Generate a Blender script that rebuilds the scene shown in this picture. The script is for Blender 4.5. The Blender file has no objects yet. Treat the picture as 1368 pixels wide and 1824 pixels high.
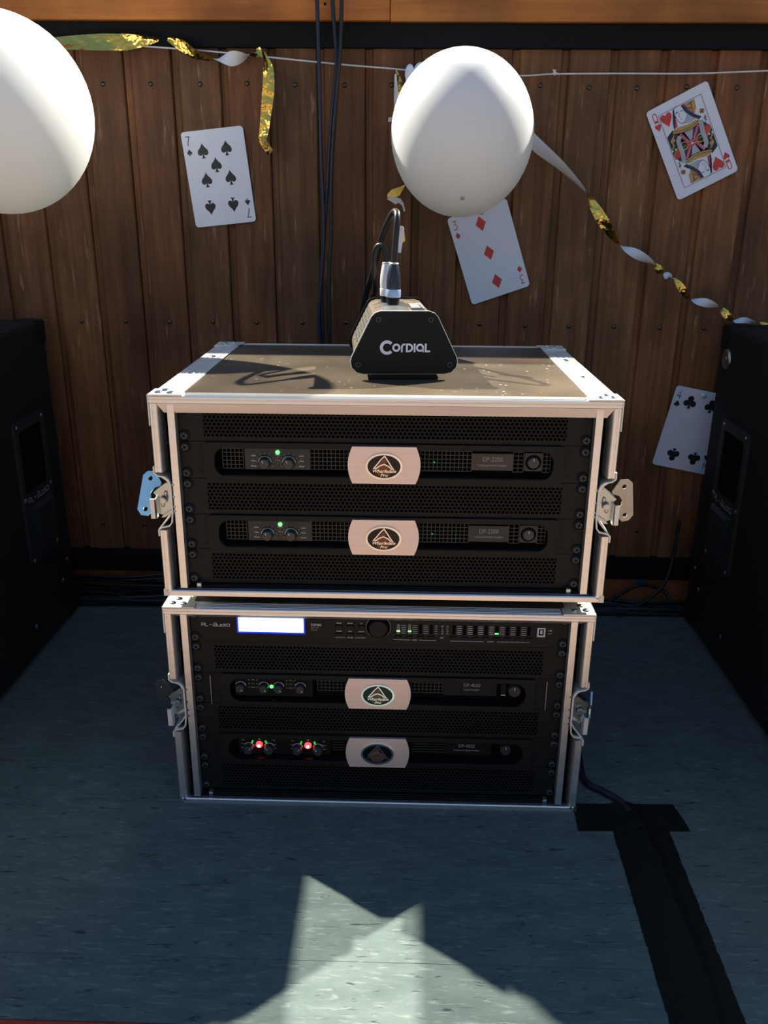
import bpy, bmesh, math, random
from mathutils import Vector, Matrix, geometry
random.seed(7)
COL = bpy.context.scene.collection
S = 0.001                                   # everything below is written in millimetres

# ---------------------------------------------------------------- camera
Q = dict(x=27.892336, y=-949.024339, z=750.093687, pitch=0.3431846, yaw=-0.0231544, roll=0.00816867, f=1516.27991)
def cam_axes():
    cp, sp = math.cos(Q['pitch']), math.sin(Q['pitch']); cy, sy = math.cos(Q['yaw']), math.sin(Q['yaw'])
    fwd = Vector((sy*cp, cy*cp, -sp)); right = Vector((cy, -sy, 0)); up = right.cross(fwd)
    cr, sr = math.cos(Q['roll']), math.sin(Q['roll'])
    return right*cr+up*sr, up*cr-right*sr, fwd
CR, CU, CF = cam_axes()
CP = Vector((Q['x'], Q['y'], Q['z']))
cam = bpy.data.cameras.new('camera'); camo = bpy.data.objects.new('camera', cam); COL.objects.link(camo)
cam.sensor_fit = 'VERTICAL'; cam.sensor_height = 36.0; cam.lens = 36.0*Q['f']/1824
cam.clip_start = 0.05; cam.clip_end = 100
m = Matrix.Identity(4)
for i in range(3):
    m[i][0] = CR[i]; m[i][1] = CU[i]; m[i][2] = -CF[i]; m[i][3] = CP[i]*S
camo.matrix_world = m
bpy.context.scene.camera = camo

# ---------------------------------------------------------------- world, suns, exposure
sc = bpy.context.scene
sc.view_settings.view_transform = 'Standard'; sc.view_settings.look = 'None'
sc.view_settings.gamma = 1; sc.view_settings.use_curve_mapping = False
sc.view_settings.exposure = 0.0
w = bpy.data.worlds.new('sky'); sc.world = w; w.use_nodes = True
nt = w.node_tree; nt.nodes.clear()
out = nt.nodes.new('ShaderNodeOutputWorld'); bg = nt.nodes.new('ShaderNodeBackground')
tc = nt.nodes.new('ShaderNodeTexCoord'); sx = nt.nodes.new('ShaderNodeSeparateXYZ'); rp = nt.nodes.new('ShaderNodeValToRGB')
nt.links.new(tc.outputs['Generated'], sx.inputs[0]); nt.links.new(sx.outputs['Z'], rp.inputs[0])
rp.color_ramp.elements[0].position = 0.0; rp.color_ramp.elements[0].color = (0.44, 0.48, 0.54, 1)
rp.color_ramp.elements[1].position = 0.75; rp.color_ramp.elements[1].color = (0.19, 0.35, 0.68, 1)
e = rp.color_ramp.elements.new(0.22); e.color = (0.38, 0.48, 0.64, 1)
nt.links.new(rp.outputs[0], bg.inputs[0]); bg.inputs[1].default_value = 0.74
nt.links.new(bg.outputs[0], out.inputs[0])

def sun(name, travel, strength, color):
    l = bpy.data.lights.new(name, 'SUN'); l.energy = strength; l.color = color; l.angle = math.radians(0.9)
    o = bpy.data.objects.new(name, l); COL.objects.link(o)
    o.rotation_euler = Vector(travel).to_track_quat('-Z', 'Y').to_euler()
    o.location = (0, 0, 3)
    return o
SUN_R = (-0.936, -0.745, -1.0)      # over the wall from the right
SUN_L = (0.947, -0.650, -1.0)       # over the wall from the left
sun('sun_right', SUN_R, 11.5, (1.0, 0.94, 0.80))
sun('sun_left', SUN_L, 11.5, (1.0, 0.94, 0.80))

# ---------------------------------------------------------------- helpers
def at(px, py, axis, val):
    """point of the place seen at photo pixel (px,py) on the plane axis=val (mm)"""
    d = CF+CR*((px-684)/Q['f'])-CU*((py-912)/Q['f'])
    t = (val-CP[axis])/d[axis]
    return CP+d*t

MATS = {}
def mat(name, color, rough=0.5, metal=0.0, noise=None, bump=None, emit=None, spec=0.5, coat=0.0, trans=0.0, sss=0.0, alpha=1.0, rvar=0.0):
    m = bpy.data.materials.new(name); m.use_nodes = True; nt = m.node_tree; b = nt.nodes['Principled BSDF']
    b.inputs['Base Color'].default_value = (*color, 1); b.inputs['Roughness'].default_value = rough
    b.inputs['Metallic'].default_value = metal; b.inputs['Specular IOR Level'].default_value = spec
    b.inputs['Coat Weight'].default_value = coat
    if trans: b.inputs['Transmission Weight'].default_value = trans
    t = nt.nodes.new('ShaderNodeTexCoord')
    n = nt.nodes.new('ShaderNodeTexNoise')
    sc_, amt, strech = (noise or (60, 0.12, (1, 1, 1)))
    mp = nt.nodes.new('ShaderNodeMapping'); mp.inputs['Scale'].default_value = strech
    nt.links.new(t.outputs['Object'], mp.inputs[0]); nt.links.new(mp.outputs[0], n.inputs['Vector'])
    n.inputs['Scale'].default_value = sc_; n.inputs['Detail'].default_value = 4
    r = nt.nodes.new('ShaderNodeValToRGB')
    r.color_ramp.elements[0].color = (*[c*(1-amt) for c in color], 1); r.color_ramp.elements[0].position = 0.3
    r.color_ramp.elements[1].color = (*[min(1, c*(1+amt)) for c in color], 1); r.color_ramp.elements[1].position = 0.7
    nt.links.new(n.outputs['Fac'], r.inputs[0]); nt.links.new(r.outputs[0], b.inputs['Base Color'])
    if rvar:
        mr = nt.nodes.new('ShaderNodeMapRange'); mr.inputs['To Min'].default_value = max(0.02, rough-rvar); mr.inputs['To Max'].default_value = rough+rvar
        nt.links.new(n.outputs['Fac'], mr.inputs['Value']); nt.links.new(mr.outputs[0], b.inputs['Roughness'])
    if bump:
        bn = nt.nodes.new('ShaderNodeTexNoise'); bn.inputs['Scale'].default_value = bump[0]; bn.inputs['Detail'].default_value = 3
        nt.links.new(mp.outputs[0], bn.inputs['Vector'])
        bp = nt.nodes.new('ShaderNodeBump'); bp.inputs['Strength'].default_value = bump[1]; bp.inputs['Distance'].default_value = 0.001
        nt.links.new(bn.outputs['Fac'], bp.inputs['Height']); nt.links.new(bp.outputs[0], b.inputs['Normal'])
    if emit:
        b.inputs['Emission Color'].default_value = (*emit[0], 1); b.inputs['Emission Strength'].default_value = emit[1]
    MATS[name] = m
    return m

def wood(name, c1, c2, rough=0.55):
    m = bpy.data.materials.new(name); m.use_nodes = True; nt = m.node_tree; b = nt.nodes['Principled BSDF']
    g = nt.nodes.new('ShaderNodeTexCoord'); oi = nt.nodes.new('ShaderNodeObjectInfo')
    cx = nt.nodes.new('ShaderNodeCombineXYZ'); 
    ml = nt.nodes.new('ShaderNodeMath'); ml.operation = 'MULTIPLY'; ml.inputs[1].default_value = 37.0
    nt.links.new(oi.outputs['Random'], ml.inputs[0]); nt.links.new(ml.outputs[0], cx.inputs[0]); nt.links.new(ml.outputs[0], cx.inputs[2])
    ad = nt.nodes.new('ShaderNodeVectorMath'); ad.operation = 'ADD'
    nt.links.new(g.outputs['Object'], ad.inputs[0]); nt.links.new(cx.outputs[0], ad.inputs[1])
    mp = nt.nodes.new('ShaderNodeMapping')
    mp.inputs['Scale'].default_value = (26, 26, 1.5) if 'plank' in name else (1.5, 26, 26)
    nt.links.new(ad.outputs[0], mp.inputs[0])
    n = nt.nodes.new('ShaderNodeTexNoise'); n.inputs['Scale'].default_value = 2.2; n.inputs['Detail'].default_value = 7; n.inputs['Roughness'].default_value = 0.65
    n.inputs['Distortion'].default_value = 0.6
    nt.links.new(mp.outputs[0], n.inputs['Vector'])
    r = nt.nodes.new('ShaderNodeValToRGB'); r.color_ramp.elements[0].position = 0.3; r.color_ramp.elements[1].position = 0.72
    r.color_ramp.elements[0].color = (*c1, 1); r.color_ramp.elements[1].color = (*c2, 1)
    nt.links.new(n.outputs['Fac'], r.inputs[0])
    # blotchy stain and worn spots
    n2 = nt.nodes.new('ShaderNodeTexNoise'); n2.inputs['Scale'].default_value = 6; n2.inputs['Detail'].default_value = 5
    nt.links.new(ad.outputs[0], n2.inputs['Vector'])
    r2 = nt.nodes.new('ShaderNodeValToRGB'); r2.color_ramp.elements[0].position = 0.35; r2.color_ramp.elements[1].position = 0.7
    r2.color_ramp.elements[0].color = (0.62, 0.6, 0.6, 1); r2.color_ramp.elements[1].color = (1.25, 1.2, 1.15, 1)
    nt.links.new(n2.outputs['Fac'], r2.inputs[0])
    mx = nt.nodes.new('ShaderNodeMixRGB'); mx.blend_type = 'MULTIPLY'; mx.inputs[0].default_value = 1
    nt.links.new(r.outputs[0], mx.inputs[1]); nt.links.new(r2.outputs[0], mx.inputs[2])
    # per board tone
    mr = nt.nodes.new('ShaderNodeMapRange'); mr.inputs['To Min'].default_value = 0.72; mr.inputs['To Max'].default_value = 1.2
    nt.links.new(oi.outputs['Random'], mr.inputs['Value'])
    # pale scratches and scuffs along the grain
    mp3 = nt.nodes.new('ShaderNodeMapping'); mp3.inputs['Scale'].default_value = (90, 90, 9) if 'plank' in name else (9, 90, 90)
    nt.links.new(ad.outputs[0], mp3.inputs[0])
    n3 = nt.nodes.new('ShaderNodeTexNoise'); n3.inputs['Scale'].default_value = 1.6; n3.inputs['Detail'].default_value = 3; nt.links.new(mp3.outputs[0], n3.inputs['Vector'])
    r3 = nt.nodes.new('ShaderNodeValToRGB'); r3.color_ramp.elements[0].position = 0.64; r3.color_ramp.elements[1].position = 0.74
    r3.color_ramp.elements[1].color = (0.30, 0.30, 0.30, 1) if 'plank' in name else (0.05, 0.05, 0.05, 1)
    nt.links.new(n3.outputs['Fac'], r3.inputs[0])
    mx3 = nt.nodes.new('ShaderNodeMixRGB'); nt.links.new(r3.outputs[0], mx3.inputs[0]); nt.links.new(mx.outputs[0], mx3.inputs[1]); mx3.inputs[2].default_value = (0.62, 0.44, 0.28, 1)
    mx = mx3
    mx2 = nt.nodes.new('ShaderNodeMixRGB'); mx2.blend_type = 'MULTIPLY'; mx2.inputs[0].default_value = 1
    nt.links.new(mx.outputs[0], mx2.inputs[1]); nt.links.new(mr.outputs[0], mx2.inputs[2])
    # some boards redder, some greyer
    fr_ = nt.nodes.new('ShaderNodeMath'); fr_.operation = 'FRACT'; m7 = nt.nodes.new('ShaderNodeMath'); m7.operation = 'MULTIPLY'; m7.inputs[1].default_value = 13.7
    nt.links.new(oi.outputs['Random'], m7.inputs[0]); nt.links.new(m7.outputs[0], fr_.inputs[0])
    hue = nt.nodes.new('ShaderNodeMixRGB'); hue.inputs[1].default_value = (1.08, 0.96, 0.92, 1); hue.inputs[2].default_value = (0.94, 1.0, 1.05, 1)
    nt.links.new(fr_.outputs[0], hue.inputs[0])
    mx4 = nt.nodes.new('ShaderNodeMixRGB'); mx4.blend_type = 'MULTIPLY'; mx4.inputs[0].default_value = 1
    nt.links.new(mx2.outputs[0], mx4.inputs[1]); nt.links.new(hue.outputs[0], mx4.inputs[2])
    nt.links.new(mx4.outputs[0], b.inputs['Base Color'])
    b.inputs['Roughness'].default_value = rough; b.inputs['Specular IOR Level'].default_value = 0.35
    bp = nt.nodes.new('ShaderNodeBump'); bp.inputs['Strength'].default_value = 0.35; bp.inputs['Distance'].default_value = 0.0008
    nt.links.new(n.outputs['Fac'], bp.inputs['Height']); nt.links.new(bp.outputs[0], b.inputs['Normal'])
    MATS[name] = m
    return m

# colours
wood('plank_wood', (0.112, 0.048, 0.018), (0.285, 0.135, 0.052), 0.6)
wood('beam_wood', (0.34, 0.118, 0.022), (0.52, 0.20, 0.043), 0.55)
mat('black_paint', (0.006, 0.007, 0.008), 0.65, spec=0.15)
mat('orange_trim', (0.40, 0.12, 0.035), 0.6)
mat('red_nosing', (0.40, 0.035, 0.012), 0.6)
mat('paving', (0.165, 0.113, 0.085), 0.85, noise=(8, 0.2, (1, 1, 1)))
mat('black_plastic', (0.006, 0.007, 0.007), 0.5, spec=0.22)
mat('black_gloss', (0.005, 0.005, 0.006), 0.15, spec=0.25)
mat('panel_black', (0.0095, 0.0098, 0.0088), 0.46, spec=0.24, bump=(900, 0.15))
mat('panel_inner', (0.006, 0.006, 0.006), 0.5, spec=0.2)
mat('void_black', (0.003, 0.003, 0.003), 0.9, spec=0.1)
mat('bolt_black', (0.03, 0.031, 0.034), 0.32, spec=0.6)
mat('module_grey', (0.035, 0.034, 0.030), 0.5)
mat('label_brown', (0.060, 0.045, 0.034), 0.45)
mat('grille_wire', (0.030, 0.034, 0.028), 0.45, spec=0.5)
mat('alu', (0.90, 0.885, 0.85), 0.36, 0.93, noise=(3, 0.05, (1, 1, 60)), rvar=0.08)
mat('alu_side', (0.86, 0.86, 0.80), 0.42, 0.45, noise=(40, 0.08, (1, 1, 1)), rvar=0.1)
mat('alu_shaded', (0.17, 0.18, 0.20), 0.28, 1.0)  # aluminium darkened in its colour for the black it reflects
mat('zinc', (0.52, 0.58, 0.57), 0.22, 0.92, noise=(50, 0.1, (1, 1, 1)), rvar=0.08)
mat('zinc_sky_tint', (0.62, 0.90, 1.0), 0.28, 0.9)  # sky reflection of one latch plate, put in as a blue tint
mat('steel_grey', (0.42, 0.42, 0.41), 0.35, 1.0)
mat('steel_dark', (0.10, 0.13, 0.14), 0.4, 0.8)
mat('chrome', (0.85, 0.84, 0.82), 0.12, 1.0)
mat('brushed_plate', (0.92, 0.76, 0.68), 0.45, 0.72, noise=(6, 0.05, (1, 1, 90)))
mat('board_top', (0.088, 0.066, 0.043), 0.42, spec=0.4, noise=(9, 0.35, (1, 1, 1)), bump=(700, 0.5))
mat('board_side', (0.02, 0.018, 0.017), 0.5)
mat('print_white', (0.62, 0.62, 0.60), 0.6)
mat('print_grey', (0.30, 0.30, 0.29), 0.6)
mat('logo_white', (0.80, 0.83, 0.90), 0.5)
mat('card_white', (0.78, 0.84, 0.95), 0.32, noise=(12, 0.03, (1, 1, 1)))
mat('card_black', (0.012, 0.016, 0.022), 0.4)
mat('card_red', (0.62, 0.045, 0.04), 0.4)
mat('card_crimson', (0.55, 0.06, 0.12), 0.4)
mat('card_gold', (0.50, 0.33, 0.10), 0.4)
mat('card_navy', (0.02, 0.028, 0.07), 0.4)
mat('card_grey', (0.42, 0.46, 0.50), 0.4)
mat('pin_white', (0.8, 0.8, 0.8), 0.3)
mat('cable_rubber', (0.010, 0.011, 0.013), 0.4, spec=0.5)
mat('cable_blue', (0.014, 0.020, 0.045), 0.42, spec=0.5)
mat('string_white', (0.70, 0.70, 0.72), 0.8)
mat('tape_black', (0.006, 0.0065, 0.006), 0.6, spec=0.16, noise=(90, 0.3, (1, 1, 1)), bump=(250, 0.3))
mat('tape_blue', (0.02, 0.16, 0.30), 0.5)
mat('speaker_paint', (0.009, 0.011, 0.011), 0.6, spec=0.3, bump=(350, 0.8))
mat('speaker_handle', (0.016, 0.022, 0.024), 0.42)
mat('led_green', (0.02, 0.3, 0.04), 0.4, emit=((0.15, 1.0, 0.2), 2.2))
mat('led_green_dim', (0.02, 0.2, 0.04), 0.4, emit=((0.05, 0.9, 0.05), 0.7))
mat('led_red', (0.4, 0.01, 0.01), 0.4, emit=((1.0, 0.05, 0.06), 2.6))
mat('led_red_core', (0.6, 0.1, 0.1), 0.4, emit=((1.0, 0.45, 0.40), 3.0))
mat('led_amber', (0.25, 0.14, 0.04), 0.4)
mat('led_off', (0.16, 0.13, 0.12), 0.35)
mat('lcd', (0.3, 0.5, 0.9), 0.3, emit=((0.80, 0.90, 1.0), 1.7))
mat('lcd_rim', (0.01, 0.02, 0.4), 0.3, emit=((0.015, 0.04, 0.85), 1.1))
mat('emblem_black', (0.006, 0.007, 0.006), 0.12, spec=0.35)
mat('emblem_bronze', (0.20, 0.07, 0.025), 0.25, 0.3)
mat('brass_nail', (0.10, 0.08, 0.055), 0.28, 0.9)
mat('gritty_paint', (0.13, 0.10, 0.07), 0.4, spec=0.5, noise=(420, 0.8, (1, 1, 1)), bump=(500, 0.8))

def linoleum():
    m = bpy.data.materials.new('linoleum'); m.use_nodes = True; nt = m.node_tree; b = nt.nodes['Principled BSDF']
    t = nt.nodes.new('ShaderNodeTexCoord')
    def noise(scale, sv, det=5, dist=0.0):
        mp = nt.nodes.new('ShaderNodeMapping'); mp.inputs['Scale'].default_value = sv
        nt.links.new(t.outputs['Object'], mp.inputs[0])
        n = nt.nodes.new('ShaderNodeTexNoise'); n.inputs['Scale'].default_value = scale; n.inputs['Detail'].default_value = det
        n.inputs['Distortion'].default_value = dist; n.inputs['Roughness'].default_value = 0.6
        nt.links.new(mp.outputs[0], n.inputs['Vector']); return n
    def ramp(n, p0, c0, p1, c1):
        r = nt.nodes.new('ShaderNodeValToRGB'); r.color_ramp.elements[0].position = p0; r.color_ramp.elements[1].position = p1
        r.color_ramp.elements[0].color = (*c0, 1); r.color_ramp.elements[1].color = (*c1, 1); nt.links.new(n.outputs['Fac'], r.inputs[0]); return r
    a = ramp(noise(16, (1, 2.6, 1)), 0.3, (0.074, 0.101, 0.098), 0.7, (0.116, 0.150, 0.140))
    light = ramp(noise(75, (0.55, 3.2, 1), 4, 0.5), 0.56, (0, 0, 0), 0.70, (1, 1, 1))
    dark = ramp(noise(60, (0.5, 3.4, 1), 5, 0.8), 0.62, (0, 0, 0), 0.67, (1, 1, 1))
    def mix(fac, c, prev, amt):
        mm = nt.nodes.new('ShaderNodeMath'); mm.operation = 'MULTIPLY'; mm.inputs[1].default_value = amt
        nt.links.new(fac.outputs[0], mm.inputs[0])
        x = nt.nodes.new('ShaderNodeMixRGB'); nt.links.new(mm.outputs[0], x.inputs[0]); nt.links.new(prev.outputs[0], x.inputs[1])
        x.inputs[2].default_value = (*c, 1); return x
    x = mix(light, (0.24, 0.27, 0.25), a, 0.55)
    x = mix(dark, (0.018, 0.028, 0.034), x, 0.85)
    nt.links.new(x.outputs[0], b.inputs['Base Color'])
    b.inputs['Roughness'].default_value = 0.55; b.inputs['Specular IOR Level'].default_value = 0.22
    n = noise(120, (1, 1, 1), 3)
    bp = nt.nodes.new('ShaderNodeBump'); bp.inputs['Strength'].default_value = 0.25; bp.inputs['Distance'].default_value = 0.0006
    nt.links.new(n.outputs['Fac'], bp.inputs['Height']); nt.links.new(bp.outputs[0], b.inputs['Normal'])
    MATS['linoleum'] = m
linoleum()

def board_specks():
    m = MATS['board_top']; nt = m.node_tree; b = nt.nodes['Principled BSDF']
    v = nt.nodes.new('ShaderNodeTexVoronoi'); v.inputs['Scale'].default_value = 85
    t = nt.nodes.new('ShaderNodeTexCoord'); nt.links.new(t.outputs['Object'], v.inputs['Vector'])
    r = nt.nodes.new('ShaderNodeValToRGB'); r.color_ramp.elements[0].color = (1, 1, 1, 1); r.color_ramp.elements[1].color = (0, 0, 0, 1)
    r.color_ramp.elements[0].position = 0.07; r.color_ramp.elements[1].position = 0.16
    nt.links.new(v.outputs['Distance'], r.inputs[0])
    n = nt.nodes.new('ShaderNodeTexNoise'); n.inputs['Scale'].default_value = 22; nt.links.new(t.outputs['Object'], n.inputs['Vector'])
    r2 = nt.nodes.new('ShaderNodeValToRGB'); r2.color_ramp.elements[0].position = 0.5; r2.color_ramp.elements[1].position = 0.62
    nt.links.new(n.outputs['Fac'], r2.inputs[0])
    mu = nt.nodes.new('ShaderNodeMath'); mu.operation = 'MULTIPLY'; nt.links.new(r.outputs[0], mu.inputs[0]); nt.links.new(r2.outputs[0], mu.inputs[1])
    x = nt.nodes.new('ShaderNodeMixRGB'); l = b.inputs['Base Color'].links[0].from_socket
    nt.links.new(mu.outputs[0], x.inputs[0]); nt.links.new(l, x.inputs[1]); x.inputs[2].default_value = (0.55, 0.48, 0.36, 1)
    nt.links.new(x.outputs[0], b.inputs['Base Color'])
board_specks()

def balloon_mat():
    m = bpy.data.materials.new('balloon_latex'); m.use_nodes = True; nt = m.node_tree; b = nt.nodes['Principled BSDF']
    b.inputs['Base Color'].default_value = (0.88, 0.88, 0.86, 1); b.inputs['Roughness'].default_value = 0.42
    b.inputs['Specular IOR Level'].default_value = 0.3
    tr = nt.nodes.new('ShaderNodeBsdfTranslucent'); tr.inputs[0].default_value = (0.85, 0.86, 0.84, 1)
    mx = nt.nodes.new('ShaderNodeMixShader'); mx.inputs[0].default_value = 0.20
    n = nt.nodes.new('ShaderNodeTexNoise'); n.inputs['Scale'].default_value = 8
    r = nt.nodes.new('ShaderNodeValToRGB'); r.color_ramp.elements[0].color = (0.86, 0.87, 0.86, 1); r.color_ramp.elements[1].color = (0.90, 0.91, 0.90, 1)
    nt.links.new(n.outputs['Fac'], r.inputs[0]); nt.links.new(r.outputs[0], b.inputs['Base Color'])
    o = nt.nodes['Material Output']
    nt.links.new(b.outputs[0], mx.inputs[1]); nt.links.new(tr.outputs[0], mx.inputs[2]); nt.links.new(mx.outputs[0], o.inputs[0])
    MATS['balloon_latex'] = m
balloon_mat()

def ribbon_mat():
    m = bpy.data.materials.new('foil_ribbon'); m.use_nodes = True; nt = m.node_tree; b = nt.nodes['Principled BSDF']
    b.inputs['Base Color'].default_value = (0.86, 0.60, 0.13, 1); b.inputs['Metallic'].default_value = 1; b.inputs['Roughness'].default_value = 0.2
    w2 = nt.nodes.new('ShaderNodeBsdfPrincipled'); w2.inputs['Base Color'].default_value = (0.74, 0.78, 0.84, 1); w2.inputs['Roughness'].default_value = 0.5
    g = nt.nodes.new('ShaderNodeNewGeometry'); mx = nt.nodes.new('ShaderNodeMixShader')
    n = nt.nodes.new('ShaderNodeTexNoise'); n.inputs['Scale'].default_value = 55; n.inputs['Detail'].default_value = 2
    t = nt.nodes.new('ShaderNodeTexCoord'); nt.links.new(t.outputs['Object'], n.inputs['Vector'])
    bp = nt.nodes.new('ShaderNodeBump'); bp.inputs['Strength'].default_value = 0.9; bp.inputs['Distance'].default_value = 0.008
    nt.links.new(n.outputs['Fac'], bp.inputs['Height']); nt.links.new(bp.outputs[0], b.inputs['Normal'])
    nt.links.new(g.outputs['Backfacing'], mx.inputs[0]); nt.links.new(w2.outputs[0], mx.inputs[1]); nt.links.new(b.outputs[0], mx.inputs[2])
    nt.links.new(mx.outputs[0], nt.nodes['Material Output'].inputs[0])
    MATS['foil_ribbon'] = m
ribbon_mat()

class MB:
    """collects faces (mm), each with a material name; build() links them as ONE mesh object"""
    def __init__(s): s.v = []; s.f = []; s.m = []; s.sm = []
    def add(s, verts, faces, mt=None, smooth=False):
        o = len(s.v); s.v += [Vector(p) for p in verts]
        for f in faces: s.f.append([i+o for i in f]); s.m.append(mt); s.sm.append(smooth)
    def box(s, x0, x1, y0, y1, z0, z1, mt=None):
        x0, x1 = min(x0, x1), max(x0, x1)
        v = [(x, y, z) for x in (x0, x1) for y in (y0, y1) for z in (z0, z1)]
        s.add(v, [(0, 1, 3, 2), (4, 6, 7, 5), (0, 4, 5, 1), (2, 3, 7, 6), (0, 2, 6, 4), (1, 5, 7, 3)], mt)
    def prism(s, poly, a0, a1, axis='y', mt=None, holes=(), smooth=False):
        """poly in the two remaining axes (x,z for y; y,z for x; x,y for z)"""
        def P(p, a):
            return {'y': (p[0], a, p[1]), 'x': (a, p[0], p[1]), 'z': (p[0], p[1], a)}[axis]
        loops = [list(poly)]+[list(h) for h in holes]
        flat = [p for l in loops for p in l]; n = len(flat)
        tris = geometry.tessellate_polygon([[Vector((p[0], p[1], 0)) for p in l] for l in loops])
        if not holes and len(poly) > 3 and convex(poly): tris = [tuple(range(n))]
        faces = [tuple(t) for t in tris]+[tuple(i+n for i in reversed(t)) for t in tris]
        s.add([P(p, a0) for p in flat]+[P(p, a1) for p in flat], faces, mt)
        o = 0
        for l in loops:
            k = len(l)
            s.add([P(p, a0) for p in l]+[P(p, a1) for p in l], [(i, (i+1) % k, (i+1) % k+k, i+k) for i in range(k)], mt, smooth)
    def cyl(s, c, axis, r0, h, r1=None, n=20, mt=None, cap=True, ry=None):
        r1 = r0 if r1 is None else r1; ax = {'x': 0, 'y': 1, 'z': 2}[axis] if isinstance(axis, str) else None
        d = Vector([1 if i == ax else 0 for i in range(3)]) if ax is not None else Vector(axis).normalized()
        u = d.orthogonal().normalized(); w_ = d.cross(u)
        if ax == 1: u = Vector((1, 0, 0)); w_ = Vector((0, 0, 1))
        k = (ry/r0) if ry else 1
        c = Vector(c); vs = []
        for j, (rr, t) in enumerate(((r0, 0), (r1, h))):
            for i in range(n):
                a = 2*math.pi*i/n; vs.append(c+d*t+u*rr*math.cos(a)+w_*rr*k*math.sin(a))
        fs = [(i, (i+1) % n, (i+1) % n+n, i+n) for i in range(n)]
        s.add(vs, fs, mt, True)
        if cap: s.add(vs, [tuple(range(n)), tuple(range(n, 2*n))], mt)
    def lathe(s, c, axis, prof, n=24, mt=None, k=1.0):
        """prof: list of (radius, height along axis)"""
        for (r0, h0), (r1, h1) in zip(prof, prof[1:]):
            pass
        d = Vector({'x': (1, 0, 0), 'y': (0, 1, 0), 'z': (0, 0, 1)}[axis]) if isinstance(axis, str) else Vector(axis).normalized()
        u = Vector((1, 0, 0)) if abs(d.x) < 0.9 else Vector((0, 1, 0)); u = (u-d*u.dot(d)).normalized(); w_ = d.cross(u)
        vs = []; c = Vector(c)
        for r, h in prof:
            for i in range(n):
                a = 2*math.pi*i/n; vs.append(c+d*h+u*r*math.cos(a)+w_*r*k*math.sin(a))
        fs = []
        for j in range(len(prof)-1):
            for i in range(n): fs.append((j*n+i, j*n+(i+1) % n, (j+1)*n+(i+1) % n, (j+1)*n+i))
        s.add(vs, fs, mt, True)
        s.add(vs, [tuple(range(n)), tuple(range((len(prof)-1)*n, len(prof)*n))], mt)
    def tube(s, pts, r, n=10, mt=None):
        pts = [Vector(p) for p in pts]; vs = []; up = None
        for i, p in enumerate(pts):
            t = (pts[min(i+1, len(pts)-1)]-pts[max(i-1, 0)]).normalized()
            up = t.orthogonal().normalized() if up is None else (up-t*up.dot(t)).normalized()
            w_ = t.cross(up); rr = r[i] if isinstance(r, (list, tuple)) else r
            for k in range(n):
                a = 2*math.pi*k/n; vs.append(p+(up*math.cos(a)+w_*math.sin(a))*rr)
        fs = [(i*n+k, i*n+(k+1) % n, (i+1)*n+(k+1) % n, (i+1)*n+k) for i in range(len(pts)-1) for k in range(n)]
        s.add(vs, fs, mt, True); s.add(vs, [tuple(range(n)), tuple(range(len(vs)-n, len(vs)))], mt)
    def stroke(s, pts, wd, y0, y1, mt=None, closed=False, n=8):
        """flat band of constant width along a polyline (x,z), mitred joints, one piece"""
        P = [Vector((p[0], p[1])) for p in pts]
        if (P[0]-P[-1]).length < 1e-6 and len(P) > 2: P.pop(); closed = True
        k = len(P); L = []; R = []
        for i in range(k):
            a = P[i-1] if (closed or i) else None; c = P[(i+1) % k] if (closed or i < k-1) else None
            d1 = (P[i]-a).normalized() if a is not None else None; d2 = (c-P[i]).normalized() if c is not None else None
            d1 = d1 or d2; d2 = d2 or d1
            n1 = Vector((-d1.y, d1.x)); n2 = Vector((-d2.y, d2.x)); q = 1+n1.dot(n2)
            nn = (n1+n2)/max(q, 0.45); h = wd/2
            L.append(P[i]+nn*h); R.append(P[i]-nn*h)
        V = [(p.x, y, p.y) for y in (y0, y1) for p in L+R]; m_ = 2*k; F = []
        for i in range(k if closed else k-1):
            j = (i+1) % k
            F += [(i, j, k+j, k+i), (m_+i, m_+k+i, m_+k+j, m_+j), (i, m_+i, m_+j, j), (k+i, k+j, m_+k+j, m_+k+i)]
        if not closed: F += [(0, k, m_+k, m_), (k-1, m_+k-1, m_+2*k-1, 2*k-1)]
        s.add(V, F, mt)
    def text(s, body, x, z, size, y0, mt=None, align='CENTER', xs=1.0, depth=0.25, shear=0.0, wt=0.0):
        c = bpy.data.curves.new('t', 'FONT'); c.body = body; c.size = size; c.align_x = align; c.align_y = 'CENTER'
        c.shear = shear; c.offset = wt; c.resolution_u = 3
        o = bpy.data.objects.new('t', c); me = bpy.data.meshes.new_from_object(o)
        vs = [(x+v.co.x*xs, y0-depth, z+v.co.y) for v in me.vertices]
        s.add(vs, [tuple(p.vertices) for p in me.polygons], mt)
        bpy.data.objects.remove(o); bpy.data.curves.remove(c); bpy.data.meshes.remove(me)
    def move(s, M, start=0):
        for i in range(start, len(s.v)): s.v[i] = M @ s.v[i]
    def mesh(s, name, mt):
        me = bpy.data.meshes.new(name); me.from_pydata([tuple(v*S) for v in s.v], [], s.f)
        names = []
        for q in s.m:
            q = q or mt
            if q not in names: names.append(q)
        for q in names: me.materials.append(MATS[q])
        for p, q, sm in zip(me.polygons, s.m, s.sm): p.material_index = names.index(q or mt); p.use_smooth = sm
        bm = bmesh.new(); bm.from_mesh(me)
        bmesh.ops.recalc_face_normals(bm, faces=bm.faces) if not getattr(s, 'keep', False) else None
        bm.to_mesh(me); bm.free(); me.validate()
        return me
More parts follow.
